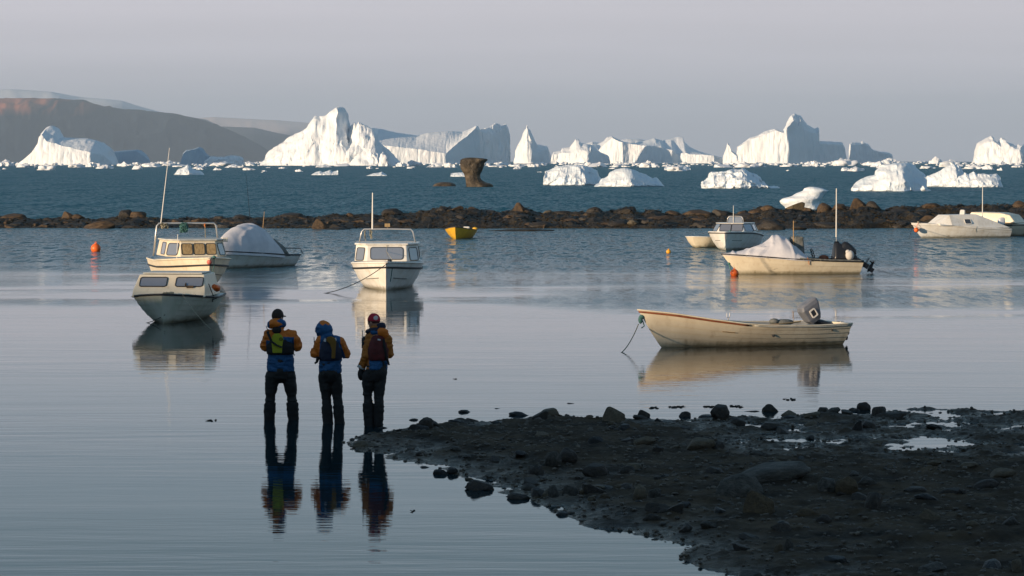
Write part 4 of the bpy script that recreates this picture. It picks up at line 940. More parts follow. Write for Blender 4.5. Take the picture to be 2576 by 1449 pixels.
for t, q, rr_ in ((.44,.66,.045),(.11,.80,.03)):
    p = H.pt(t, q, .004, 1); p2 = H.pt(t, q, .03, 1); MB().ball(p, (rr_, .015, rr_*1.3)).build('drain_plug', M['dark seam'], r_)
mb = MB()
p = H.pt(.70, .66, .012, 1); p2 = H.pt(.64, .66, .012, 1); mb.tube([p, p.lerp(p2,.5), p2], .03, 6, .35); mb.build('scuffed_patch', M['weathered wood'], r_)
c = H.pt(.04, 1, 0, 1); MB().tube([c + Vector((.1,-.05,.01)), c + Vector((.1,-.05,.05))], .012, 6).tube([c + Vector((.02,-.05,.055)), c + Vector((.18,-.05,.055))], .01, 6).build('cleat', M['stainless'], r_)
H1, R1 = H, r_
bw = wpt(r_, H.pt(1, .78, 0)); e_ = W(1556, 889)
kn = MB().ball((0,0,0), (.05,.05,.09)).ball((-.03,0,.06), (.06,.05,.05)).tube([(-.05,0,-.02),(-.09,0,-.14),(-.02,0,-.18)], .014, 6)
k_ = kn.build('rope_knot', M['rope teal'], r_); k_.location = H.pt(1, .78, 0) + Vector((.06, 0, -.02))
o = MB().tube(hang(bw + Vector((-.1,-.02,-.12)), e_ + Vector((0,0,-.03)), .10), .012, 6).build('mooring_rope', M['rope pale']); tag(o, 'thin pale mooring rope slanting from the cream dinghy bow into the water', 'rope')

# ---- 2. tarp covered motorboat, right
H = Hull(4.3, 1.9, [(0,.46),(.3,.50),(.6,.58),(.85,.68),(1,.74)], zk=-.15, rake=.62, srake=.12, tr=.88, ns=3, step=.02, e0=.28, e1=.85, pw=2.1)
r_ = thing('motorboat', 'cream motorboat with a white tarpaulin over its bow and a black outboard', 'boat'); place_bow(r_, H, 1857, 689.5, 190)
H.shell('hull', M['gelcoat cream'], r_); H.liner('interior', M['interior grey'], r_)
H.strip('rub_rail', M['black rubber'], r_, .97, .02, .026, 0, 1)
for sd in (1, -1): MB().tube([H.pt(t, 1, -.01, sd) + Vector((0,0,.01)) for t in H.ts() if t <= .55], .04, 8, .8).build('gunwale', M['tarp dirty'], r_, smooth=True)
def tarp(parent, hull, t0, t1, prof, m, seed, drop=.06, wr=.025, name='tarpaulin', over=.03, ny=29, shape=1.):
    ts = np.linspace(t0, t1, 60); V = np.zeros((60, ny, 3))
    for i, t in enumerate(ts):
        a, b = hull.pt(min(t, .999), 1, over, 1), hull.pt(min(t, .999), 1, over, -1); pk = float(np.interp(t, [p[0] for p in prof], [p[1] for p in prof]))
        for j in range(ny):
            w = j / (ny - 1); k = math.sin(math.pi * w) ** shape; p = a.lerp(b, w)
            if j in (0, ny - 1): p = p - Vector((0, 0, drop))
            V[i, j] = (p.x, p.y, p.z + (pk - p.z) * k if 0 < j < ny - 1 else p.z)
    P = V * np.array([1.8, 2.6, 1.2]) + seed
    cr_ = np.abs(fbm(V * [1.5, .9, 1.6] + seed * 2, 2, seed + 9, .4)) ; f = (1 - np.clip(cr_ * 7, 0, 1)) * wr * 2.1 + fbm(V * .9 + seed, 2, seed) * wr * 1.2
    f[:, 0] = f[:, -1] = 0
    V[..., 2] += f; V[..., 1] += fbm(P + 5, 3, seed + 3) * wr * .6
    return link(name, mesh_np(name, V.reshape(-1, 3), grid_faces(60, ny)), m, parent, smooth=True)
tarp(r_, H, .44, .995, [(.44,.60),(.50,.85),(.58,1.22),(.645,1.40),(.69,1.32),(.75,1.10),(.85,.92),(.93,.82),(1,.76)], M['tarp white'], 3, wr=.035, shape=.7)
for t in (.50, .62, .76, .88): MB().tube([H.pt(t, 1, .045, 1), H.pt(t, .90, .05, 1)], .009, 5).build('lashing', M['rope pale'], r_)
mb = MB().rings([[(x_, y_, z_) for x_, y_ in ((cx-.2,-.35),(cx+.16,-.35),(cx+.16,.35),(cx-.2,.35))] for z_, cx in ((.35,-.05),(.8,.0),(1.25,.04),(1.33,.02))])
mb.build('console_cover', M['tarp dirty'], r_, bevel=.06)
w_ = MB(); n = 18; c = Vector((-.55,.1,.72)); ax = [c + Vector((.05*math.sin(a), .17*math.cos(a), .17*math.sin(a))) for a in [2*math.pi*i/n for i in range(n+1)]]
w_.tube(ax, .016, 6)
for i in (0, 6, 12): w_.tube([c, ax[i]], .012, 5)
w_.build('steering_wheel', M['black rubber'], r_)
MB().tube([(.20,.3,.5),(.21,.3,1.9)], [.026,.016], 8).build('post', M['weathered wood'], r_)
MB().ball((-1.0,-.05,.55), (.19,.16,.12)).build('fender', M['red brown trim'], r_, smooth=True)
MB().tube([(-1.1,-.1,.60),(-1.8,-.2,.62)], .012, 6).build('boat_hook', M['stainless'], r_)
eng = outboard(r_, (-2.12, 0, .52), 58, 'engine black', 1.2)
cv = MB().rings([[(cx + x, y, z) for x, y in rrect(l, w, .1)] for z, cx, l, w in ((.42,-1.75,.95,.6),(.62,-1.75,.85,.55),(.86,-1.62,.55,.42),(1.05,-1.50,.28,.25),(1.15,-1.46,.12,.12))])
cv.build('engine_cover', M['engine black'], r_, smooth=True)
MB().ball((-1.85, .36, .66), (.16,.14,.18)).ball((-1.78,.36,.78),(.09,.09,.08)).build('rag_bundle', M['grey rag'], r_, smooth=True)
# aerial
p = at(2095, 474, wpt(r_, (-1.45,0,0)).y)
MB().tube([(-1.45,0,.9),(-1.45,0,1.30)], .006, 5).tube([(-1.45,0,1.30),(-1.45,0,p.z)], [.026,.018], 8).build('aerial', M['antenna white'], r_)
MB().tube([H.pt(.47,1,.03,1)+Vector((0,0,.06)), H.pt(.46,.9,.05,1), H.pt(.45,.72,.05,1)], .012, 5).build('lashing', M['rope orange'], r_)
MB().tube(hang(H.pt(.36,1,.04,1), H.pt(.72,.42,.03,1), .0), .008, 5).build('side_line', M['rope pale'], r_)
RG = r_; HG = H
bo = wpt(r_, H.pt(1, .55, 0))
o = MB().tube(hang(bo, W(1842, 690) + Vector((0,0,.02)), .02), .022, 6).ball(bo, .05).build('mooring_rope', M['rope teal']); tag(o, 'frayed teal mooring rope under the bow of the tarpaulin covered motorboat', 'rope')

def buoy(u, vbase, rpx, m, label, loop=True, z=0, y=None):
    q = W(u, vbase); r = rpx * q.y / FPX
    t = thing('mooring_buoy', label, 'buoy', (q.x, q.y + r * .6, r * .62))
    MB().ball((0,0,0), (r, r, r), 24, 16).build('float', M[m], t, smooth=True)
    mb = MB().tube([(0,0,r*.9),(0,0,r*1.12)], [r*.28, r*.2], 8); n = 10
    mb.tube([(r*.16*math.cos(a), 0, r*1.18 + r*.16*math.sin(a)) for a in [2*math.pi*i/n for i in range(n+1)]], r*.05, 5); mb.build('eyelet', M[m], t)
    return t
buoy(240, 633, 12.5, 'orange buoy', 'large orange round buoy alone on the water at far left')
buoy(1848, 694, 10.5, 'orange buoy', 'orange round buoy under the bow of the tarpaulin covered motorboat')
buoy(1682, 637, 6, 'yellow buoy', 'small yellow orange buoy alone left of the windscreen boat')
buoy(1667, 573, 3, 'yellow buoy', 'tiny yellow float at the water edge of the shoal')

# ---- facetted wheelhouse shared by the cabin boats
def ring6(x0, x1, x2, y0, y1, z): return [(x0, -y0, z), (x0, y0, z), (x1, y1, z), (x2, y1, z), (x2, -y1, z), (x1, -y1, z)]
def wheelhouse(parent, A, B, z0, z1, m, roofm, wins, over=.05, rt=.05):
    body = MB().rings([ring6(*A, z0), ring6(*B, z1)]).build('cabin', m, parent, bevel=.03)
    rf = MB().rings([ring6(B[0]+over, B[1]+over, B[2]-over, B[3]+over, B[4]+over, z1), ring6(B[0]+over, B[1]+over, B[2]-over, B[3]+over, B[4]+over, z1+rt)]).build('roof', roofm, parent, bevel=.02)
    a, b = ring6(*A, z0), ring6(*B, z1)
    for f, s0, s1, h0, h1, pm, rad in wins:      # face, extent along it, extent up it
        i, j = [(0,1),(1,2),(2,3),(3,4),(4,5),(5,0)][f]
        A0, A1, B0, B1 = map(Vector, (a[i], a[j], b[i], b[j]))
        P = lambda s, h: A0.lerp(A1, s).lerp(B0.lerp(B1, s), h)
        c = P((s0+s1)/2, (h0+h1)/2); ux = P(s1, (h0+h1)/2) - P(s0, (h0+h1)/2); uz = P((s0+s1)/2, h1) - P((s0+s1)/2, h0)
        nn = ux.cross(uz).normalized(); window(body, c + nn * .004, ux, uz - ux.normalized() * uz.dot(ux.normalized()), ux.length, uz.length, rad, pm=pm)
    return body, rf
# ---- 3. bow-on cabin boat, centre
H = Hull(5.4, 2.28, [(0,.76),(.4,.74),(.7,.80),(1,.88)], zk=-.25, rake=.30, srake=.05, tr=.9, ns=4, step=.018, e0=.26, e1=.62, pw=2.8, fore=.6)
r_ = thing('cabin_boat', 'white cabin boat seen bow on at centre with a steel arch and tall white mast', 'boat'); place_bow(r_, H, 971, 730.5, -88.5)
H.shell('hull', M['gelcoat white'], r_); H.deck('deck', M['deck paint'], r_, 0, .985, .985, .05)
H.strip('rub_rail', M['black rubber'], r_, .84, .03, .03, 0, 1); H.strip('toe_rail', M['gelcoat white'], r_, 1., 0, .03)
MB().tube([H.pt(t, .52, .012, 1) for t in (.80,.85,.9,.95)], .014, 6).tube([H.pt(t, .52, .012, -1) for t in (.80,.85,.9,.95)], .014, 6).build('spray_rail', M['dark seam'], r_)
wheelhouse(r_, (1.05,.55,-1.5,.64,1.03), (.92,.45,-1.4,.62,.98), .84, 1.36, M['gelcoat white'], M['gelcoat white'],
    [(0,.10,.90,.14,.84,'window glass',.08),(1,.22,.86,.08,.80,'window glass',.05),(5,.14,.78,.08,.80,'window glass',.05),(2,.15,.8,.2,.8,'window glass',.05),(4,.2,.85,.2,.8,'window glass',.05)])
MB().box((.75,.12,1.08),(.03,.10,.24)).build('seat_back', M['curtain'], r_, bevel=.02)
def arch(parent, x, hw0, hw1, z0, z1, r=.024, name='arch'):
    pts = [(x,-hw0,z0),(x,-hw1-.02,z1-.08),(x,-hw1+.05,z1),(x,0,z1+.01),(x,hw1-.05,z1),(x,hw1+.02,z1-.08),(x,hw0,z0)]
    return MB().tube(pts, r, 8).build(name, M['stainless'], parent, smooth=True)
ar = arch(r_, -.3, .90, .80, 1.40, 1.83)
MB().tube([(-.3,-.48,1.83),(-.3,-.47,3.0)], [.028,.016], 8).build('mast', M['antenna white'], r_)
MB().box((-.3,-.0,1.96),(.08,.17,.11)).tube([(-.3,0,1.84),(-.3,0,1.92)], .01, 5).build('spotlight', M['curtain'], r_, bevel=.01)
net('hanging_lines', M['rope pale'], r_, (-.3,-.52,1.84), .10, .34, 9, .008); net('hanging_lines', M['rope pale'], r_, (-.3,-.72,1.84), .06, .40, 6, .006)
mb = MB()
for y in (-.75,-.45,-.2,.3,.6,.8): mb.tube([(.55,y,1.40),(.45,y+.02,1.46)], .012, 5)
mb.tube([(.5,-.85,1.46),(.5,.85,1.46)], .010, 5); mb.build('roof_rail', M['stainless'], r_)
MB().ball(H.pt(.985,1,0)+Vector((-.05,0,.05)), (.06,.07,.05)).build('bow_cleat', M['black rubber'], r_)
MB().tube([H.pt(.97,1,0)+Vector((-.1,0,.05)), (1.0,0,1.15), (.93,0,1.42)], .008, 5).build('forestay', M['rope pale'], r_)
MB().tube([H.pt(.97,1,.02,-1)+Vector((0,0,.02)), H.pt(.97,.8,.04,1), H.pt(.97,.4,.03,1)], .014, 5).build('bow_line', M['rope teal'], r_)
a = wpt(r_, H.pt(.99, 1, 0)); e_ = W(806, 738)
o = MB().tube(hang(a, e_ + Vector((0,0,-.02)), .17, 20), .012, 6).build('mooring_rope', M['rope dark']); tag(o, 'long dark mooring rope running left from the bow of the centre cabin boat', 'rope')

# ---- 4. left cabin boat with arch and net
H = Hull(5.8, 2.35, [(0,.72),(.4,.72),(.7,.80),(1,.90)], zk=-.25, rake=.30, srake=.05, tr=.9, ns=4, step=.018, e0=.26, e1=.62, pw=2.8, fore=.6)
r_ = thing('cabin_boat', 'cream cabin boat with curtained windows and netting on its arch, behind the nearest left boat', 'boat'); place_bow(r_, H, 524, 719, -74)
H.shell('hull', M['gelcoat cream'], r_); H.deck('deck', M['deck paint'], r_, 0, .985, .985, .05)
H.strip('rub_rail', M['black rubber'], r_, .78, .03, .03); H.strip('toe_rail', M['gelcoat cream'], r_, 1., 0, .03)
MB().tube([H.pt(t, .5, .012, 1) for t in (.80,.85,.9,.95)], .014, 6).tube([H.pt(t, .5, .012, -1) for t in (.80,.85,.9,.95)], .014, 6).build('spray_rail', M['dark seam'], r_)
wheelhouse(r_, (1.25,.65,-1.2,.62,1.02), (1.02,.50,-1.1,.58,.92), .88, 1.40, M['gelcoat cream'], M['deck paint'],
    [(0,.04,.32,.16,.80,'curtain',.05),(0,.37,.66,.16,.80,'curtain',.05),(0,.71,.97,.16,.80,'curtain',.05),(5,.12,.85,.12,.82,'window glass',.07),(1,.2,.85,.12,.8,'window glass',.06),(4,.5,.92,.15,.85,'window glass',.07),(2,.1,.5,.15,.85,'window glass',.07)])
arch(r_, -1.15, 1.12, .98, .85, 1.93, .030)
mb = MB().tube([(-1.15,-.86,1.95),(-1.15,-.56,4.45)], [.02,.009], 6); mb.build('aerial', M['antenna white'], r_)
net('net', M['rope pale'], r_, (-1.15,-.74,1.96), .26, .22, 26); net('net', M['rope teal'], r_, (-1.15,-.10,1.97), .28, .36, 46, .014)
net('lashing', M['rope orange'], r_, (-1.15,.62,1.95), .05, .16, 8); MB().tube([(-1.15,.62,1.9),(-1.15,.64,1.42)], .012, 5).build('lashing', M['rope pale'], r_)
sl = MB().box((.45,1.0,1.42),(.10,.19,.15)).tube([(.42,.95,1.34),(.42,.95,1.4)], .02, 6).build('spotlight', M['antenna white'], r_, bevel=.02)
MB().box((.505,.955,1.42),(.01,.07,.09)).box((.505,1.045,1.42),(.01,.07,.09)).build('lens', M['lens'], sl)
a = H.pt(.9, .9, 0, -1)
MB().ball(H.pt(.985,.9,0)+Vector((.06,-.12,-.02)), .085, 14, 10).build('fender', M['pink buoy'], r_, smooth=True)
MB().ball(H.pt(.985,1,0)+Vector((.02,.03,.03)), (.06,.06,.06)).tube([H.pt(.985,1,0)+Vector((.03,.03,.02)), H.pt(.985,.7,0)+Vector((.08,.05,0)), H.pt(.985,.4,0)+Vector((.10,.0,0))], .012, 5).build('bow_line', M['rope teal'], r_)
MB().tube([(1.1,-.72,.60),(1.0,-.66,1.62)], [.016,.01], 6).build('pole', M['antenna white'], r_)
MB().box(H.pt(.55,.6,.02,-1),(.18,.02,.16)).build('vent_plate', M['interior grey'], r_)

# ---- 5. nearest left boat, clinker hull in shade
H = Hull(3.7, 2.06, [(0,.60),(.5,.60),(.75,.65),(1,.75)], zk=-.12, rake=.22, srake=.05, tr=.85, ns=6, step=.018, e0=.36, e1=.56, pw=3.2, tmax=.48)
r_ = thing('half_cabin_boat', 'old clinker cuddy boat with two wide front windows, nearest of the left group', 'boat'); place_bow(r_, H, 411, 814, -94.5)
H.shell('hull', M['gelcoat old'], r_); H.deck('deck', M['deck paint'], r_, 0, .985, .985, .05); H.strip('rub_rail', M['black rubber'], r_, .97, .03, .026)
prof = [(1.22,.62,.92),(1.10,.80,.92),(.70,1.17,.82),(-.75,1.18,.82),(-.95,.62,.93)]
body = MB().rings([[(x, -hw, z) for x, z, hw in prof], [(x, hw, z) for x, z, hw in prof]]).build('cabin', M['gelcoat cream'], r_, bevel=.025)
d_ = Vector((.70-1.10, 0, .37)); cc = (Vector((1.10,0,.80)) + Vector((.70,0,1.17))) / 2
nn = Vector((0,1,0)).cross(d_).normalized()
for yy in (-.43, .48):
    window(body, cc + nn * .004 + Vector((0,yy,0)), (0,1,0), d_, .66, .30, .05)
wp = MB().box(cc + nn * .03 + Vector((0,.52,0)) - d_ * .35, (.05,.17,.06)).tube([cc + nn*.03 + Vector((0,.40,0)) - d_*.3, cc + nn*.03 + Vector((0,.40,0)) - d_*.12], .018, 6); wp.build('wiper_motor', M['rock brown'], body)
MB().box((-.0,0,1.20),(1.3,1.5,.03)).build('roof_panel', M['deck paint'], body, bevel=.01)
net('rope_coil', M['rope pale'], r_, (1.5,.05,.76), .30, .07, 30, .012)
MB().tube(hang(H.pt(.86,1,.03,1), H.pt(.55,.9,.05,1)+Vector((0,0,.02)), .08), .012, 5).tube([H.pt(.72,1,.0,1)+Vector((0,0,.3)), H.pt(.66,1,.03,1), H.pt(.62,.8,.05,1)], .012, 5).build('side_line', M['rope dark'], r_)
MB().tube([(.4,1.0,.86),(.2,1.05,.8)], [.06,.09], 8).build('fender', M['orange buoy'], r_, smooth=True)
a = wpt(r_, H.pt(.93,1,.02,1)); o = MB().tube(hang(a, W(530, 829), .05), .005, 5).build('mooring_rope', M['rope pale']); tag(o, 'thin pale line dropping from the bow of the nearest left boat to the water', 'rope')
a = wpt(r_, H.pt(.99,.35,.0)); o = MB().tube(hang(a + Vector((0,-.03,0)), W(362, 812) + Vector((0,0,-.02)), .03), .010, 5).build('mooring_rope', M['rope dark']); tag(o, 'short dark chain line from the stem of the nearest left boat', 'rope')

# ---- 6. covered boat with white dome
H = Hull(4.2, 1.85, [(0,.44),(.3,.48),(.7,.60),(1,.70)], zk=-.18, rake=.5, srake=.1, tr=.9, ns=3, step=.02, e0=.28, e1=.8, pw=2.3)
r_ = thing('covered_boat', 'grey white boat under a big domed white cover, behind the cabin boat with the net', 'boat'); place_bow(r_, H, 560, 676, 243)
H.shell('hull', M['gelcoat white'], r_); H.liner('interior', M['interior grey'], r_); H.strip('rub_rail', M['black rubber'], r_, .96, .02, .026)
tarp(r_, H, .30, .99, [(.30,.60),(.34,1.05),(.42,1.42),(.52,1.60),(.62,1.64),(.74,1.54),(.86,1.28),(.95,.98),(1,.78)], M['tarp white'], 8, wr=.03, shape=.55, drop=.14)
MB().rings([[( -1.0+x, y, z) for x, y in rrect(l, w, .1)] for z, l, w in ((.40,.7,1.8),(.75,.5,1.4),(1.05,.2,.7))]).build('torn_sheet', M['tarp dirty'], r_, smooth=True)
MB().tube([(-2.3,-.8,.48),(-2.3,-.8,.68),(-1.5,-.9,.62)], .02, 6).tube([(-2.35,.8,.46),(-2.35,.7,.66),(-2.35,-.7,.66),(-2.35,-.8,.46)], .02, 6).build('stern_rail', M['engine black'], r_)
p1 = at(614, 440, r_.location.y); p2 = at(665, 532, r_.location.y + 1)
inv = lambda q: (Matrix.Rotation(-R(243), 3, 'Z') @ (Vector(q) - r_.location))
a = inv(at(630, 562, r_.location.y)); b = inv(at(619, 440, r_.location.y)); MB().tube([(a.x,a.y,1.0), tuple(a), tuple(b)], [.012,.012,.004], 6).build('aerial', M['engine black'], r_)
a = inv(at(660, 590, r_.location.y + .6)); b = inv(at(665, 532, r_.location.y + .6)); MB().tube([tuple(a), tuple(b)], [.016,.010], 6).build('pole', M['weathered wood'], r_)

# ---- 7. yellow dinghy
H = Hull(3.2, 1.60, [(0,.44),(.5,.44),(.8,.52),(1,.62)], zk=-.12, rake=.25, srake=.05, tr=.8, ns=4, step=.014, e0=.36, e1=.62, pw=2.6)
r_ = thing('rowing_dinghy', 'small bright yellow dinghy lying bow on in front of the shoal', 'boat'); place_bow(r_, H, 1146.5, 601, -98)
H.shell('hull', M['yellow paint'], r_); H.liner('interior', M['yellow faded'], r_); H.strip('gunwale', M['dark seam'], r_, 1, .01, .018)
for t in (.3, .6):
    a, b = H.pt(t,.75,-.04,1), H.pt(t,.75,-.04,-1); MB().box((a+b)/2,(.22,(a-b).length,.03)).build('thwart', M['yellow faded'], r_)
MB().box((-1.3,.12,.50),(.3,.30,.16)).build('locker', M['light plastic'], r_, bevel=.03); MB().ball((-1.2,.58,.46),(.15,.15,.10)).build('fuel_can', M['yellow paint'], r_, smooth=True)

# ---- 8. windscreen boat and the skiff behind it
H = Hull(4.7, 2.25, [(0,.58),(.4,.70),(.7,.80),(1,.83)], zk=-.2, rake=.42, srake=.05, tr=.9, ns=4, step=.02, e0=.26, e1=.62, pw=2.6)
r_ = thing('sport_boat', 'white boat with a glazed windscreen and radar arch, seen bow on at right', 'boat'); place_bow(r_, H, 1826, 630, -103)
H.shell('hull', M['gelcoat white'], r_); H.deck('deck', M['deck paint'], r_, .3, .985, .985, .06); H.liner('interior', M['interior grey'], r_, .015, .3)
H.strip('rub_rail', M['black rubber'], r_, .95, .03, .022); H.strip('toe_rail', M['gelcoat white'], r_, 1, 0, .03)
MB().tube([H.pt(t, .6, .012, 1) for t in (.82,.88,.94)], .012, 6).tube([H.pt(t, .6, .012, -1) for t in (.82,.88,.94)], .012, 6).build('spray_rail', M['dark seam'], r_)
wheelhouse(r_, (.95,.25,-1.2,.60,.95), (.62,.05,-1.0,.52,.80), .80, 1.17, M['gelcoat white'], M['gelcoat white'],
    [(0,.04,.48,.12,.9,'window glass',.03),(0,.52,.96,.12,.9,'window glass',.03),(1,.08,.94,.12,.88,'window glass',.03),(5,.06,.92,.12,.88,'window glass',.03),(2,.08,.7,.15,.85,'window glass',.05),(4,.3,.92,.15,.85,'window glass',.05)], over=.03, rt=.03)
arch(r_, -.4, .38, .33, 1.18, 1.48, .018, 'radar_arch'); MB().rings([[(-.4,-.34,1.2),(-.4,.34,1.2),(-.42,.30,1.45),(-.42,-.30,1.45)],[(-.385,-.34,1.2),(-.385,.34,1.2),(-.405,.30,1.45),(-.405,-.30,1.45)]]).build('arch_screen', M['window glass'], r_)
MB().tube([(-.35,-.08,1.2),(-.35,-.08,1.98)], [.018,.010], 6).build('aerial', M['antenna white'], r_)
a = H.pt(.97,1,0); MB().tube([a+Vector((-.15,-.05,.06)), a+Vector((0,-.1,.02)), H.pt(.98,.6,0)+Vector((.06,-.05,0)), H.pt(.98,.2,0)+Vector((.1,-.1,0))], .014, 5).ball(a+Vector((-.12,0,.04)),.05).build('bow_line', M['rope teal'], r_)
MB().rings([[(-2.3+x, .0+y, z) for x, y in rrect(.3,.5,.1)] for z in (.6,.95,1.0)]).build('outboard_motor', M['engine black'], r_, smooth=True)
Hs = Hull(2.4, 1.5, [(0,.42),(.6,.44),(1,.52)], zk=-.1, rake=.35, srake=.05, tr=.9, ns=2, step=.015, e0=.22, e1=.35, pw=5, tmax=.6)
r_ = thing('plywood_skiff', 'small pale box shaped skiff tied left behind the windscreen boat', 'boat'); place_bow(r_, Hs, 1752, 623, 235)
Hs.shell('hull', M['gelcoat cream'], r_); Hs.liner('interior', M['deck paint'], r_, q0=.15); Hs.strip('gunwale', M['gelcoat white'], r_, 1, .01, .02)
for t in (.35,.7):
    a, b = Hs.pt(t,.8,-.04,1), Hs.pt(t,.8,-.04,-1); MB().box((a+b)/2,(.2,(a-b).length,.03)).build('thwart', M['deck paint'], r_)

# ---- 9. white cuddy boat at the right and the one beyond
H = Hull(4.9, 1.95, [(0,.46),(.4,.58),(.8,.74),(1,.80)], zk=-.15, rake=.62, srake=-.05, tr=.9, ns=3, step=.02, e0=.28, e1=.8, pw=2.1)
r_ = thing('cuddy_boat', 'white cuddy boat with a dark side window and a red ball at its bow', 'boat'); place_bow(r_, H, 2318, 598.5, 200)
H.shell('hull', M['gelcoat white'], r_); H.deck('deck', M['gelcoat white'], r_, 0, .985, .985, .04); H.strip('rub_rail', M['gelcoat white'], r_, .90, .02, .026)
prof = [(1.75,.76,.62,.62),(1.15,1.20,.60,.60),(-.45,1.23,.58,.58),(-2.35,.54,.75,.75)]
bb = [(1.75,.80),(.95,.94),(-.35,.92),(-2.4,.80)]
mb = MB().rings([[(x, -hb, .52 if x < 0 else .66), (x, -ht, z), (x, ht, z), (x, hb, .52 if x < 0 else .66)] for (x, z, ht, _), (_, hb) in zip(prof, bb)])
cab = mb.build('cabin', M['gelcoat white'], r_, bevel=.02)
a = Vector((.15,.77,.86)); window(cab, a + Vector((0,.018,.0)), (-1,0,0), (0,-.34,.50), .34, .26, .04, fm='gelcoat white', pm='dark glass')
window(cab, (.15,-.79,.86), (1,0,0), (0,.34,.50), .34, .26, .04, fm='gelcoat white', pm='dark glass')
MB().rings([[(.05+x, y, 1.21) for x, y in rrect(.12,.46,.04)],[(.03+x, y, 1.42) for x, y in rrect(.10,.44,.04)],[(.03+x, y, 1.46) for x, y in rrect(.06,.3,.03)]]).build('roof_hatch', M['light plastic'], r_, bevel=.02)
z_ = at(2423, 470, r_.location.y).z
MB().tube([(-1.2,-.1,.8),(-1.2,-.1,z_)], [.028,.018], 8).build('aerial', M['antenna white'], r_)
outboard(r_, (-2.1, .35, .62), 12, 'engine white', .72)
b_ = H.pt(.96, 1, 0, 1)
MB().ball(b_ + Vector((.12,.1,-.36)), .13, 18, 12).tube([b_ + Vector((.12,.1,-.24)), b_ + Vector((.05,.05,-.1)), b_ + Vector((-.1,0,.05))], .010, 5).build('fender', M['orange buoy'], r_, smooth=True)
MB().tube(hang(H.pt(.95,1,.02,1), H.pt(.35,.75,.03,1), .22, 20), .007, 5).tube([H.pt(.45,1,.03,1), H.pt(.44,.6,.03,1)], .008, 5).build('side_line', M['rope pale'], r_)
MB().ball(b_ + Vector((-.05,-.02,.04)), (.07,.05,.05)).build('bow_cleat', M['rope pale'], r_)
o = MB().tube(hang(wpt(r_, H.pt(1,.85,0)), W(2286, 603), .03), .012, 5).build('mooring_rope', M['rope dark']); tag(o, 'short dark mooring rope at the bow of the cuddy boat with the red ball', 'rope')
H = Hull(5.6, 2.2, [(0,.66),(.5,.66),(1,.80)], zk=-.2, rake=.5, srake=.05, tr=.9, ns=3, step=.02, e0=.28, e1=.8, pw=2.3)
r_ = thing('cabin_boat', 'cream cabin boat at the far right, cut by the picture edge behind the cuddy boat', 'boat'); place_bow(r_, H, 2388, 591, 152)
H.shell('hull', M['gelcoat cream'], r_); H.deck('deck', M['gelcoat cream'], r_, 0, .985, .985, .04); H.strip('rub_rail', M['black rubber'], r_, .93, .02, .024)
prof = [(1.55,.72,.88),(1.30,1.27,.78),(-.3,1.24,.78),(-.9,1.12,.82),(-1.25,.70,.92)]
cab = MB().rings([[(x, -hw, z) for x, z, hw in prof], [(x, hw, z) for x, z, hw in prof]]).build('cabin', M['gelcoat cream'], r_, bevel=.05)
window(cab, (.98,.835,1.0), (-1,0,0), (0,-.14,.5), .62, .40, .05, fm='gelcoat white'); window(cab, (1.43,0,1.0), (0,1,0), (-.25,0,.55), 1.4, .42, .05, fm='gelcoat white')
window(cab, (-.1,.83,.99), (-1,0,0), (0,-.12,.5), 1.15, .36, .15, fm='gelcoat white', pm='gelcoat cream')
MB().tube([H.pt(.45,.93,.04,1), H.pt(.3,.93,.06,1)], .045, 6).build('fender', M['black rubber'], r_)
# ------------------------------------------------------------------ people
def remesh(mb, name, mats, parent, voxel=.012, smooth=3, fold=0., seed=0, region=None, fs=7.):
    me = bpy.data.meshes.new(name); me.from_pydata(mb.v, [], mb.f); me.update()
    bm = bmesh.new(); bm.from_mesh(me); bmesh.ops.recalc_face_normals(bm, faces=bm.faces); bm.to_mesh(me); bm.free()
    t = bpy.data.objects.new('t', me); col.objects.link(t)
    q = t.modifiers.new('r', 'REMESH'); q.mode = 'VOXEL'; q.voxel_size = voxel
    if smooth: q2 = t.modifiers.new('s', 'SMOOTH'); q2.iterations = smooth; q2.factor = .5
    dg = bpy.context.evaluated_depsgraph_get(); m2 = bpy.data.meshes.new_from_object(t.evaluated_get(dg)); bpy.data.objects.remove(t)
    if fold:
        V = np.array([v.co[:] for v in m2.vertices]); Nn = np.array([v.normal[:] for v in m2.vertices])
        V += Nn * (fbm(V * [fs, fs, fs * 1.9] + seed * 3, 4, seed, .55, True) * fold)[:, None]
        m2.vertices.foreach_set('co', V.ravel()); m2.update()
    o = link(name, m2, mats, parent, smooth=True)
    if region:
        for p in m2.polygons: p.material_index = region(p.center)
    return o
def limb(mb, pts, rs, ry=1.):
    mb.tube(pts, rs, 14, ry)
    for p, r in zip(pts, rs): mb.ball(p, r, 12, 8)
def hand(mb, w, d, up, s=1.):
    """palm and five curled fingers from wrist w, pointing d, with the back of the hand facing up"""
    w, d, up = Vector(w), Vector(d).normalized(), Vector(up).normalized(); sd = d.cross(up).normalized(); up = sd.cross(d)
    rot = Matrix((d, sd, up)).transposed()
    mb.ball(w + d * .045 * s, (.055*s, .042*s, .017*s), 12, 8, rot)
    for i, (o, l) in enumerate(((-.030,.070),(-.010,.080),(.010,.075),(.029,.060))):
        a = w + d * .080 * s + sd * o * s; b = a + d * l * .5 * s - up * .008 * s; c = b + (d * .75 - up * .7).normalized() * l * .3 * s; e = c + (d * .2 - up).normalized() * l * .28 * s
        limb(mb, [w + d*.05*s + sd*o*.8*s, a, b, c, e], [.010*s,.0095*s,.009*s,.0085*s,.0075*s])
    a = w + d * .025 * s - sd * .038 * s
    limb(mb, [w + d*.02*s - sd*.02*s, a, a + (d*.7 - sd*.5 - up*.3).normalized()*.035*s, a + (d*.95 - sd*.35 - up*.5).normalized()*.062*s], [.013*s,.012*s,.011*s,.009*s])
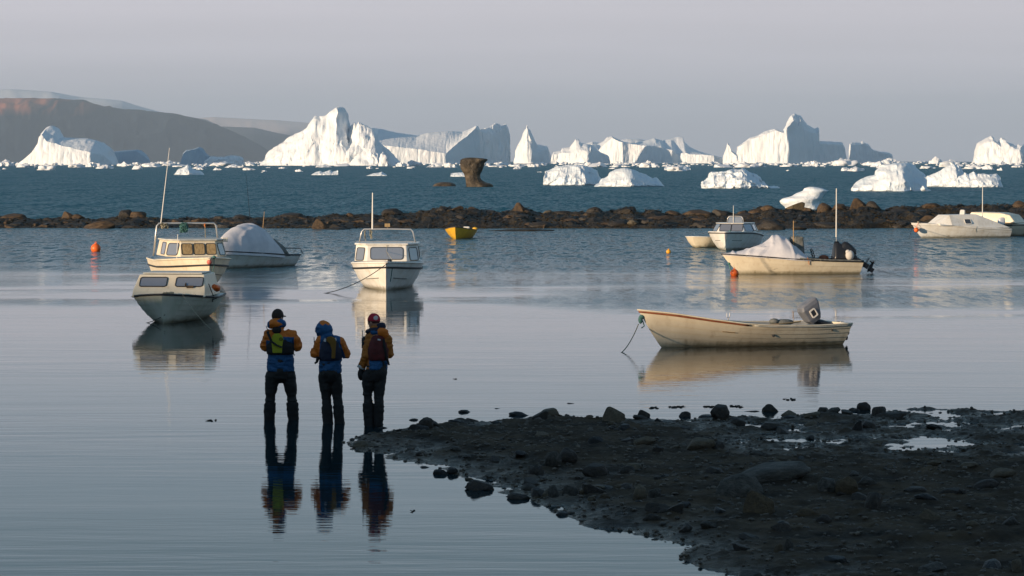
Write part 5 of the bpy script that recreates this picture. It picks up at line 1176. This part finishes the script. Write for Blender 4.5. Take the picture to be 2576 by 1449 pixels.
def person(label, u, v, J, look, jm, jr, vest, extra):
    q = W(u, v); t = thing('person', label, 'person', (q.x, q.y, 0), 0)
    P = lambda k: Vector(J[k])
    # the continuous body
    b = MB()
    hd = P('head'); fwd = Vector((math.sin(look), math.cos(look), -.15)).normalized(); rt = Vector((math.cos(look), -math.sin(look), 0)); upv = rt.cross(fwd).normalized()
    rot = Matrix((rt, fwd, upv)).transposed()
    b.ball(hd, (.076, .096, .115), 16, 12, rot); b.ball(hd + fwd*.02 - upv*.06, (.055,.070,.06), 12, 8, rot)
    b.tube([hd + fwd*.090 + upv*.01, hd + fwd*.108 - upv*.022, hd + fwd*.09 - upv*.030], [.010,.016,.012], 8)        # nose
    b.tube([hd + fwd*.088 - upv*.058 - rt*.022, hd + fwd*.094 - upv*.058, hd + fwd*.088 - upv*.058 + rt*.022], [.006,.009,.006], 8)   # lips
    for s_ in (-1, 1):
        b.ball(hd + rt * .078 * s_ - upv * .015 - fwd*.005, (.012,.020,.032), 8, 6, rot)   # ears
        b.ball(hd + rt * .031 * s_ + fwd*.083 + upv * .004, (.014,.010,.009), 8, 6, rot)   # eyes
    b.tube([hd - upv*.07, P('neck')], [.052,.062], 12)
    limb(b, [P('neck'), P('chest'), P('waist'), P('pelvis')], [.07,.135,.125,.135], .8)
    for s_ in 'LR':
        limb(b, [P('chest') + Vector((0,0,.06)), P('sh'+s_)], [.08,.058]); limb(b, [P('sh'+s_), P('el'+s_), P('wr'+s_)], [.052,.040,.028])
        hand(b, P('wr'+s_), P('hd'+s_), J.get('hu'+s_, (0,-.3,1)))
        limb(b, [P('hip'+s_), P('kn'+s_), P('an'+s_)], [.085,.056,.042])
        f = P('an'+s_); b.ball(f + Vector((0,.06,-.05)), (.045,.12,.035), 10, 8)
    body = remesh(b, 'body', [M['skin']], t, .0075, 2)
    # trousers
    tr = MB(); limb(tr, [P('waist') - Vector((0,0,.05)), P('pelvis')], [.15,.165], .82)
    for s_ in 'LR':
        w_ = J.get('tw', 1.); k, a, h = P('kn'+s_), P('an'+s_), P('hip'+s_)
        limb(tr, [h, h.lerp(k,.5), k, k.lerp(a,.35), k.lerp(a,.8), a], [.132*w_,.115*w_,.085*w_,.088*w_,.074*w_,.07*w_])
        tr.ball(a + Vector((0,.06,-.05)), (.058,.135,.05), 10, 8)
    remesh(tr, 'trousers', [M['trousers']], t, .012, 3, .017, 3 + int(u) % 9, None, 6.)
    for s_ in 'LR':
        k, a = P('kn'+s_), P('an'+s_); w_ = J.get('tw', 1.); bt = MB(); k2 = k.lerp(a, .22)
        bt.tube([k2, k2.lerp(a,.25), k2.lerp(a,.6), a], [.104*w_,.108*w_,.098*w_,.092*w_], 18); bt.ball(a + Vector((0,.07,-.06)), (.068,.16,.06), 12, 8)
        remesh(bt, 'boot', [M['black cloth']], t, .012, 2, .012, 7 + int(u) % 5, None, 8.)
    # jacket
    jk = MB(); c = P('chest'); sl = J.get('sl', 1.)
    hem = Vector((P('pelvis').x, P('pelvis').y, J['hem'])); tw = J['tor']
    def ell(p, a, b_): return [(p.x + a*math.cos(w)*(1), p.y + b_*math.sin(w), p.z) for w in [2*math.pi*i/20 for i in range(20)]]
    nk = P('neck'); shz = (P('shL').z + P('shR').z)/2
    zz = [(hem, tw[0], .155), (hem.lerp(P('waist'), .55), tw[1], .145), (P('waist').lerp(c, .3), tw[2], .14), (c, tw[3], .145), (Vector((c.x, c.y, shz)), tw[3]*.80, .12), (nk - Vector((0,0,.02)), .085, .09), (nk + Vector((0,0,.05)), .078, .085)]
    jk.rings([ell(*z_) for z_ in zz])
    for s_ in 'LR':
        sh, el, wr = P('sh'+s_), P('el'+s_), P('wr'+s_)
        limb(jk, [sh.lerp(c, .35) + Vector((0,0,.03)), sh, sh.lerp(el, .5), el, el.lerp(wr, .5), wr], [.085*sl,.080*sl,.078*sl,.072*sl,.062*sl,.045*sl])
    remesh(jk, 'jacket', [M[m] for m in jm], t, .011, 2, .024, 5 + int(u) % 7, jr, 8.)
    extra(t, J, hd, fwd, rt, upv, rot, q)
    return t
def vestmesh(t, J, lo, hi, tw, mats, region=None, seed=2, dy=0.):
    c, w = Vector(J['chest']), Vector(J['waist'])
    def ell(z, a, b_):
        k = (z - w.z) / (c.z - w.z); x = w.x + (c.x - w.x) * k; y = w.y + (c.y - w.y) * k
        return [(x + a * math.copysign(abs(math.cos(q)) ** .8, math.cos(q)), y + b_ * math.sin(q), z) for q in [2*math.pi*i/24 for i in range(24)]]
    h = hi - lo
    vb = MB().rings([ell(lo, tw[0], .170), ell(lo + h*.1, tw[0]*1.03, .190), ell(lo + h*.45, tw[1], .195), ell(lo + h*.72, tw[1]*.86, .175), ell(lo+h*.95, tw[1]*.62, .145), ell(hi, tw[1]*.45, .12)])
    return remesh(vb, 'life_vest', mats, t, .012, 2, .008, seed, region)
def slab(t, name, m, pts, y, th=.02, bevel=.01, parent=None):
    """a padded flat panel on the back; pts (x, z) outline, y its back surface"""
    return MB().rings([[(x, y, z) for x, z in pts], [(x, y + th, z) for x, z in pts]]).build(name, M[m], parent or t, bevel=bevel)
def grd(cx, wl): return lambda px, py, y=0.: ((px - cx) / 685., y, (wl - py) / 685.)

# person one: orange and blue jacket, lime panel, cap
g = grd(330, 1265)
J1 = dict(head=g(292,172,.03), neck=g(300,300,0), chest=g(322,410,0), waist=g(322,600,0), pelvis=g(325,760,0),
          shL=g(205,366), shR=g(448,368), elL=g(165,478,.05), elR=g(497,478,.05), wrL=g(250,440,.30), wrR=g(400,440,.30), hdL=(.5,.6,.3), hdR=(-.5,.6,.3),
          hipL=g(240,800), hipR=g(412,800), knL=g(213,1010,.02), knR=g(442,1010,.02), anL=g(200,1330), anR=g(461,1330), hem=g(0,742)[2], tor=(.205,.198,.19,.21), tw=.84, sl=1.08)
def jr1(c):
    z, x = c.z, c.x
    if z < g(0,548)[2] and abs(x) < .24: return 1
    if g(0,430)[2] < z < g(0,378)[2] and g(345,0)[0] < x < g(470,0)[0]: return 1
    if z < g(0,415)[2] and g(175,0)[0] < x < g(470,0)[0] : return 1
    return 0
def ex1(t, J, hd, fwd, rt, upv, rot, q):
    cap = MB(); cap.ball(hd + upv*.022, (.090,.106,.108), 18, 12, rot); o = remesh(cap, 'cap', [M['cap brown']], t, .01, 1)
    MB().rings([[tuple(hd + upv*z + rt*x*math.cos(0) + fwd*y) for x, y in ((-.07,.06),(-.06,.15),(0,.175),(.06,.15),(.07,.06))] for z in (.020,.034)]).build('cap_brim', M['cap brown'], o)
    hb = MB(); c = Vector(g(285,238,-.05)); hb.ball(c, (.135,.10,.075), 16, 10).ball(c + Vector((-.08,.03,-.03)), (.06,.07,.05)).ball(c + Vector((.09,.03,-.01)), (.055,.07,.06))
    remesh(hb, 'hood', [M['jacket orange'], M['jacket blue']], t, .01, 2, .014, 3, lambda p: 1 if p.x > g(322,0)[0] + .04 * math.sin(p.z * 60) or p.x < g(212,0)[0] or p.z < g(0,285)[2] else 0)
    vestmesh(t, J, g(0,562)[2], g(0,372)[2], (.205,.212), [M['black cloth'], M['navy cloth']], lambda c: 0, 4)
    y = -.205
    pan = slab(t, 'back_panel', 'lime panel', [(g(x,0)[0], g(0,z)[2]) for x, z in ((252,545),(240,440),(245,365),(270,340),(320,338),(350,360),(366,400),(352,470),(350,545))], y, .03, .012)
    cc = Vector(g(340,397,y - .008)); n = 16
    MB().tube([cc + Vector((.024*math.cos(a), 0, .024*math.sin(a))) for a in [2*math.pi*i/n for i in range(n+1)]], .004, 5).ball(cc, (.012,.004,.006), 8, 5).build('emblem', M['black cloth'], pan)
    MB().tube([g(196,318,-.19), g(240,420,-.235), g(300,462,-.235), g(350,482,-.225)], [.030,.028,.026,.024], 8, .4).build('strap', M['black cloth'], t, smooth=True)
    MB().ball(g(290,305,-.11), (.075,.04,.06), 12, 8).build('collar', M['black cloth'], t, smooth=True)
    MB().tube([g(205,318,-.16), g(180,258,-.16)], [.008,.005], 6).tube([g(203,340,-.17), g(206,312,-.17)], .018, 8).build('radio_aerial', M['engine black'], t)
    MB().tube([g(455,530,-.12), g(478,572,-.14)], [.012,.016], 6, .5).build('strap_end', M['black cloth'], t)
P1 = person('person with a lime backed vest and dark cap standing legs apart, leftmost of three', 628.9 + .2387*330, 754.7 + .2387*1265, J1, R(28), ['jacket orange','jacket blue'], jr1, None, ex1)

# person two: blue hood up
g2 = grd(845, 1300)
J2 = dict(head=g2(776,322,.06), neck=g2(820,405,.02), chest=g2(850,490,0), waist=g2(848,640,0), pelvis=g2(848,770,0),
          shL=g2(752,440), shR=g2(940,440), elL=g2(690,568,.06), elR=g2(1008,570,.06), wrL=g2(775,520,.30), wrR=g2(915,520,.30), hdL=(.5,.6,.3), hdR=(-.5,.6,.3),
          hipL=g2(794,812), hipR=g2(898,812), knL=g2(803,1040,.03), knR=g2(922,1045,.03), anL=g2(828,1360,-.04), anR=g2(950,1360,-.04), hem=g2(0,765)[2], tor=(.172,.165,.165,.175), tw=.76, sl=.98)
def jr2(c):
    z, x = c.z, c.x
    if z < g2(0,632)[2]: return 1
    if g2(748,0)[0] + (g2(0,400)[2] - z) * -.05 < x < g2(955,0)[0] + max(0, g2(0,440)[2] - z) * .3 and c.y < .1: return 1
    return 0
def ex2(t, J, hd, fwd, rt, upv, rot, q):
    h = MB(); h.ball(hd + Vector((0,.0,.01)), (.112,.13,.13), 18, 12, rot); h.ball(hd + Vector((.02,-.02,.0)), (.118,.11,.12)).ball(hd + Vector((-.04,.07,-.02)), (.09,.07,.10)).tube([hd - Vector((-.02,0,.06)), Vector(J['neck']) - Vector((0,0,.01))], [.105,.10], 14)
    remesh(h, 'hood', [M['jacket blue'], M['jacket orange']], t, .01, 2, .016, 6, lambda p: 1 if p.z > g2(0,262)[2] + .012 * math.sin(p.x * 70) and p.x > g2(738,0)[0] else 0)
    vestmesh(t, J, g2(0,638)[2], g2(0,395)[2], (.168,.172), [M['navy cloth']], None, 5)
    pan = slab(t, 'back_panel', 'brown panel', [(g2(x,0)[0], g2(0,z)[2]) for x, z in ((868,612),(872,520),(850,455),(808,420),(830,385),(870,378),(905,400),(920,440),(912,520),(908,612))], -.21, .03, .012)
    for x, z in ((802,420),(908,412)): MB().box(g2(x,z,-.185), (.035,.012,.045), Matrix.Rotation(R(25 if x < 850 else -20), 3, 'Y')).build('reflector', M['white reflector'], t)
    MB().tube([g2(676,440,.10), g2(674,398,.10)], .006, 5).tube([g2(690,500,.12), g2(680,440,.10)], [.02,.014], 6).build('radio_aerial', M['engine black'], t)
    MB().tube([g2(725,600,-.10), g2(712,650,-.10), g2(690,668,-.10)], [.03,.02,.014], 8).build('strap_end', M['black cloth'], t)
P2 = person('person with a blue hood up and a brown striped navy vest, middle of three', 628.9 + .2387*845, 754.7 + .2387*1300, J2, R(-20), ['jacket orange','jacket blue'], jr2, None, ex2)

# person three: red beanie, dark red vest, turned left
g3 = grd(1330, 1330)
J3 = dict(head=g3(1306,248,.04), neck=g3(1330,330,.02), chest=g3(1352,430,0), waist=g3(1350,610,0), pelvis=g3(1335,760,0),
          shL=g3(1268,415,.03), shR=g3(1440,420,-.02), elL=g3(1236,590,-.03), elR=g3(1462,575,.05), wrL=g3(1178,720,.05), wrR=g3(1380,560,.30), hdL=(-.12,.25,-1), huL=(-.5,-1,0), hdR=(-.8,.5,.1),
          hipL=g3(1255,815), hipR=g3(1365,815), knL=g3(1238,1010,.03), knR=g3(1358,1020,0), anL=g3(1262,1380), anR=g3(1352,1380), hem=g3(0,735)[2], tor=(.155,.155,.155,.165), tw=.76, sl=.95)
def jr3(c):
    z, x = c.z, c.x
    if x < g3(1262,0)[0] or x > g3(1452,0)[0]: return 0
    if z < g3(0,635)[2]: return 1
    if z > g3(0,380)[2]: return 2
    return 0
def ex3(t, J, hd, fwd, rt, upv, rot, q):
    h = MB(); h.ball(hd + upv*.030 - fwd*.008, (.088,.104,.098), 18, 12, rot); c0 = hd + upv*.03
    remesh(h, 'beanie', [M['beanie red'], M['beanie pale'], M['dark red cloth']], t, .01, 1, .004, 4, lambda p: 1 if (p.x - g3(1330,0)[0]) ** 2 + (p.z - g3(0,205)[2]) ** 2 < .0011 else (2 if p.z < g3(0,238)[2] else 0))
    cb = MB(); cb.ball(g3(1330,330,.0), (.12,.12,.055), 16, 10).ball(g3(1385,295,-.02), (.07,.09,.06)).ball(g3(1260,350,.04), (.06,.07,.04))
    remesh(cb, 'collar', [M['navy cloth']], t, .01, 2, .012, 8)
    hb = MB(); hb.ball(g3(1395,350,-.09), (.09,.06,.065), 14, 10).ball(g3(1320,350,-.08), (.07,.05,.045)).ball(g3(1420,375,-.07), (.06,.06,.055))
    remesh(hb, 'hood', [M['jacket blue'], M['jacket orange']], t, .01, 2, .012, 9, lambda p: 1 if p.x > g3(1352,0)[0] or (p.z > g3(0,338)[2] and p.x > g3(1330,0)[0]) else 0)
    vestmesh(t, J, g3(0,645)[2], g3(0,380)[2], (.150,.165), [M['dark red cloth']], None, 7)
    MB().box(g3(1368,425,-.19), (.045,.012,.022), Matrix.Rotation(R(10), 3, 'Y')).build('reflector', M['white reflector'], t)
    MB().tube([g3(1410,420,-.16), g3(1425,500,-.19), g3(1440,600,-.17)], .018, 6, .5).tube([g3(1440,600,-.15), g3(1470,690,-.15)], [.022,.012], 6).build('strap_end', M['black cloth'], t)
    MB().box(g3(1196,470,.06), (.05,.05,.16)).ball(g3(1205,420,.06), (.03,.03,.03)).build('radio', M['engine black'], t, bevel=.012)
    MB().tube([g3(1190,420,.06), g3(1187,338,.06)], .006, 5).build('radio_aerial', M['engine black'], t)
    sk = MB(); c = Vector(J['pelvis']); sk.rings([[(c.x + x + a*math.cos(w), b_*math.sin(w), g3(0,z)[2]) for w in [2*math.pi*i/18 for i in range(18)]] for z, x, a, b_ in ((700,.01,.155,.15),(760,0,.15,.15),(815,-.02,.165,.15),(860,-.05,.13,.13))])
    remesh(sk, 'hip_cover', [M['black cloth']], t, .012, 2, .01, 3)
    w = Vector(J['wrL']); MB().tube([w + Vector((.02,0,.05)), w + Vector((-.01,0,-.02))], [.062,.066], 12).build('mitten_cuff', M['wool white'], t, smooth=True)
    mt = MB(); mt.ball(w + Vector((-.005,.02,-.11)), (.058,.075,.095), 14, 10).ball(w + Vector((.045,.05,-.08)), (.025,.03,.05)); remesh(mt, 'mitten', [M['black cloth']], t, .01, 2)
P3 = person('person in a red beanie and dark red vest, rightmost of three', 628.9 + .2387*1330, 754.7 + .2387*1330, J3, R(-55), ['jacket ochre','jacket blue','jacket ochre'], jr3, None, ex3)
# ------------------------------------------------------------------ light settings
WS, VEIL, SUN_E, SUN_C, EXPO = .1, 1.13, 4.7, (1.0, .76, .52), .55
HZ = dict(c=(.60,.78,1.0), d=2.9e-5)
SKYC = [(0, (3.9,3.75,4.1)), (1.0, (.75,1.45,2.3)), (.028, (4.2,3.95,4.3)), (.052, (4.45,4.15,4.5)), (.068, (3.3,3.55,4.0)), (.10, (2.4,3.0,3.55)), (.145, (1.5,2.25,2.75)), (.3, (1.25,2.3,3.2))]
# ------------------------------------------------------------------ air, sky and sun
hz = MB().box((0, 26000, 545), (110000, 60000, 1110)); 
hm = bpy.data.materials.new('haze'); hm.use_nodes = True; N = hm.node_tree.nodes; L = hm.node_tree.links
N.remove(N['Principled BSDF']); pv = N.new('ShaderNodeVolumePrincipled'); pv.inputs['Color'].default_value = (*HZ['c'], 1); pv.inputs['Density'].default_value = HZ['d']; pv.inputs['Anisotropy'].default_value = 0.
L.new(pv.outputs[0], N['Material Output'].inputs['Volume'])
tag(hz.build('haze', hm), kind='stuff')
w = bpy.data.worlds.new('World'); scene.world = w; w.use_nodes = True; N = w.node_tree.nodes; L = w.node_tree.links
bg = N['Background']; bg.inputs['Strength'].default_value = WS
sk = N.new('ShaderNodeTexSky'); sk.sky_type = 'NISHITA'; sk.sun_disc = False; sk.sun_elevation = SUN_EL; sk.sun_rotation = math.atan2(SUN_AZ.x, SUN_AZ.y) % (2 * math.pi)
sk.air_density = 1.; sk.dust_density = .6; sk.ozone_density = 1.6
tc = N.new('ShaderNodeTexCoord'); sx = N.new('ShaderNodeSeparateXYZ'); L.new(tc.outputs['Generated'], sx.inputs[0])
mp = N.new('ShaderNodeMapping'); mp.inputs['Scale'].default_value = (2.6, 2.6, 48); L.new(tc.outputs['Generated'], mp.inputs['Vector'])
ns = N.new('ShaderNodeTexNoise'); ns.inputs['Scale'].default_value = 1.6; ns.inputs['Detail'].default_value = 5; L.new(mp.outputs[0], ns.inputs['Vector'])
rp = N.new('ShaderNodeValToRGB'); L.new(sx.outputs['Z'], rp.inputs['Fac'])
cr = rp.color_ramp; cr.elements[0].position = 0; cr.elements[0].color = (*[c / 10 for c in SKYC[0][1]], 1); cr.elements[1].position = SKYC[1][0]; cr.elements[1].color = (*[c / 10 for c in SKYC[1][1]], 1)
for p, c in SKYC[2:]: e = cr.elements.new(p); e.color = (*[q / 10 for q in c], 1)
vm = N.new('ShaderNodeMix'); vm.data_type = 'RGBA'; vm.blend_type = 'MULTIPLY'; vm.inputs['Factor'].default_value = 1; L.new(rp.outputs['Color'], vm.inputs['A'])
nr = N.new('ShaderNodeMapRange'); nr.inputs['From Min'].default_value = .3; nr.inputs['From Max'].default_value = .7; nr.inputs['To Min'].default_value = 10 * .94 * VEIL; nr.inputs['To Max'].default_value = 10 * 1.06 * VEIL; L.new(ns.outputs['Fac'], nr.inputs['Value'])
cb = N.new('ShaderNodeCombineColor'); [L.new(nr.outputs[0], cb.inputs[i]) for i in range(3)]; L.new(cb.outputs[0], vm.inputs['B'])
fr = N.new('ShaderNodeMapRange'); fr.interpolation_type = 'SMOOTHSTEP'; fr.inputs['From Min'].default_value = .10; fr.inputs['From Max'].default_value = .55; fr.inputs['To Min'].default_value = .97; fr.inputs['To Max'].default_value = .35; L.new(sx.outputs['Z'], fr.inputs['Value'])
mx = N.new('ShaderNodeMix'); mx.data_type = 'RGBA'; L.new(fr.outputs[0], mx.inputs['Factor']); L.new(sk.outputs[0], mx.inputs['A']); L.new(vm.outputs['Result'], mx.inputs['B'])
L.new(mx.outputs['Result'], bg.inputs['Color'])
sl = bpy.data.lights.new('sun', 'SUN'); sl.energy = SUN_E; sl.angle = R(.5); sl.color = SUN_C
so = bpy.data.objects.new('sun', sl); col.objects.link(so)
d = Vector((SUN_AZ.x * math.cos(SUN_EL), SUN_AZ.y * math.cos(SUN_EL), math.sin(SUN_EL))); so.rotation_euler = d.to_track_quat('Z', 'Y').to_euler()
so.location = (-60, -40, 60)
scene.render.engine = 'CYCLES'
vs_ = scene.view_settings; vs_.view_transform = 'Standard'; vs_.look = 'None'; vs_.gamma = 1; vs_.exposure = EXPO
cy = scene.cycles; cy.use_denoising = True; cy.max_bounces = 6; cy.volume_bounces = 0; cy.diffuse_bounces = 2; cy.glossy_bounces = 4; cy.caustics_reflective = False; cy.caustics_refractive = False
cy.sample_clamp_indirect = 6
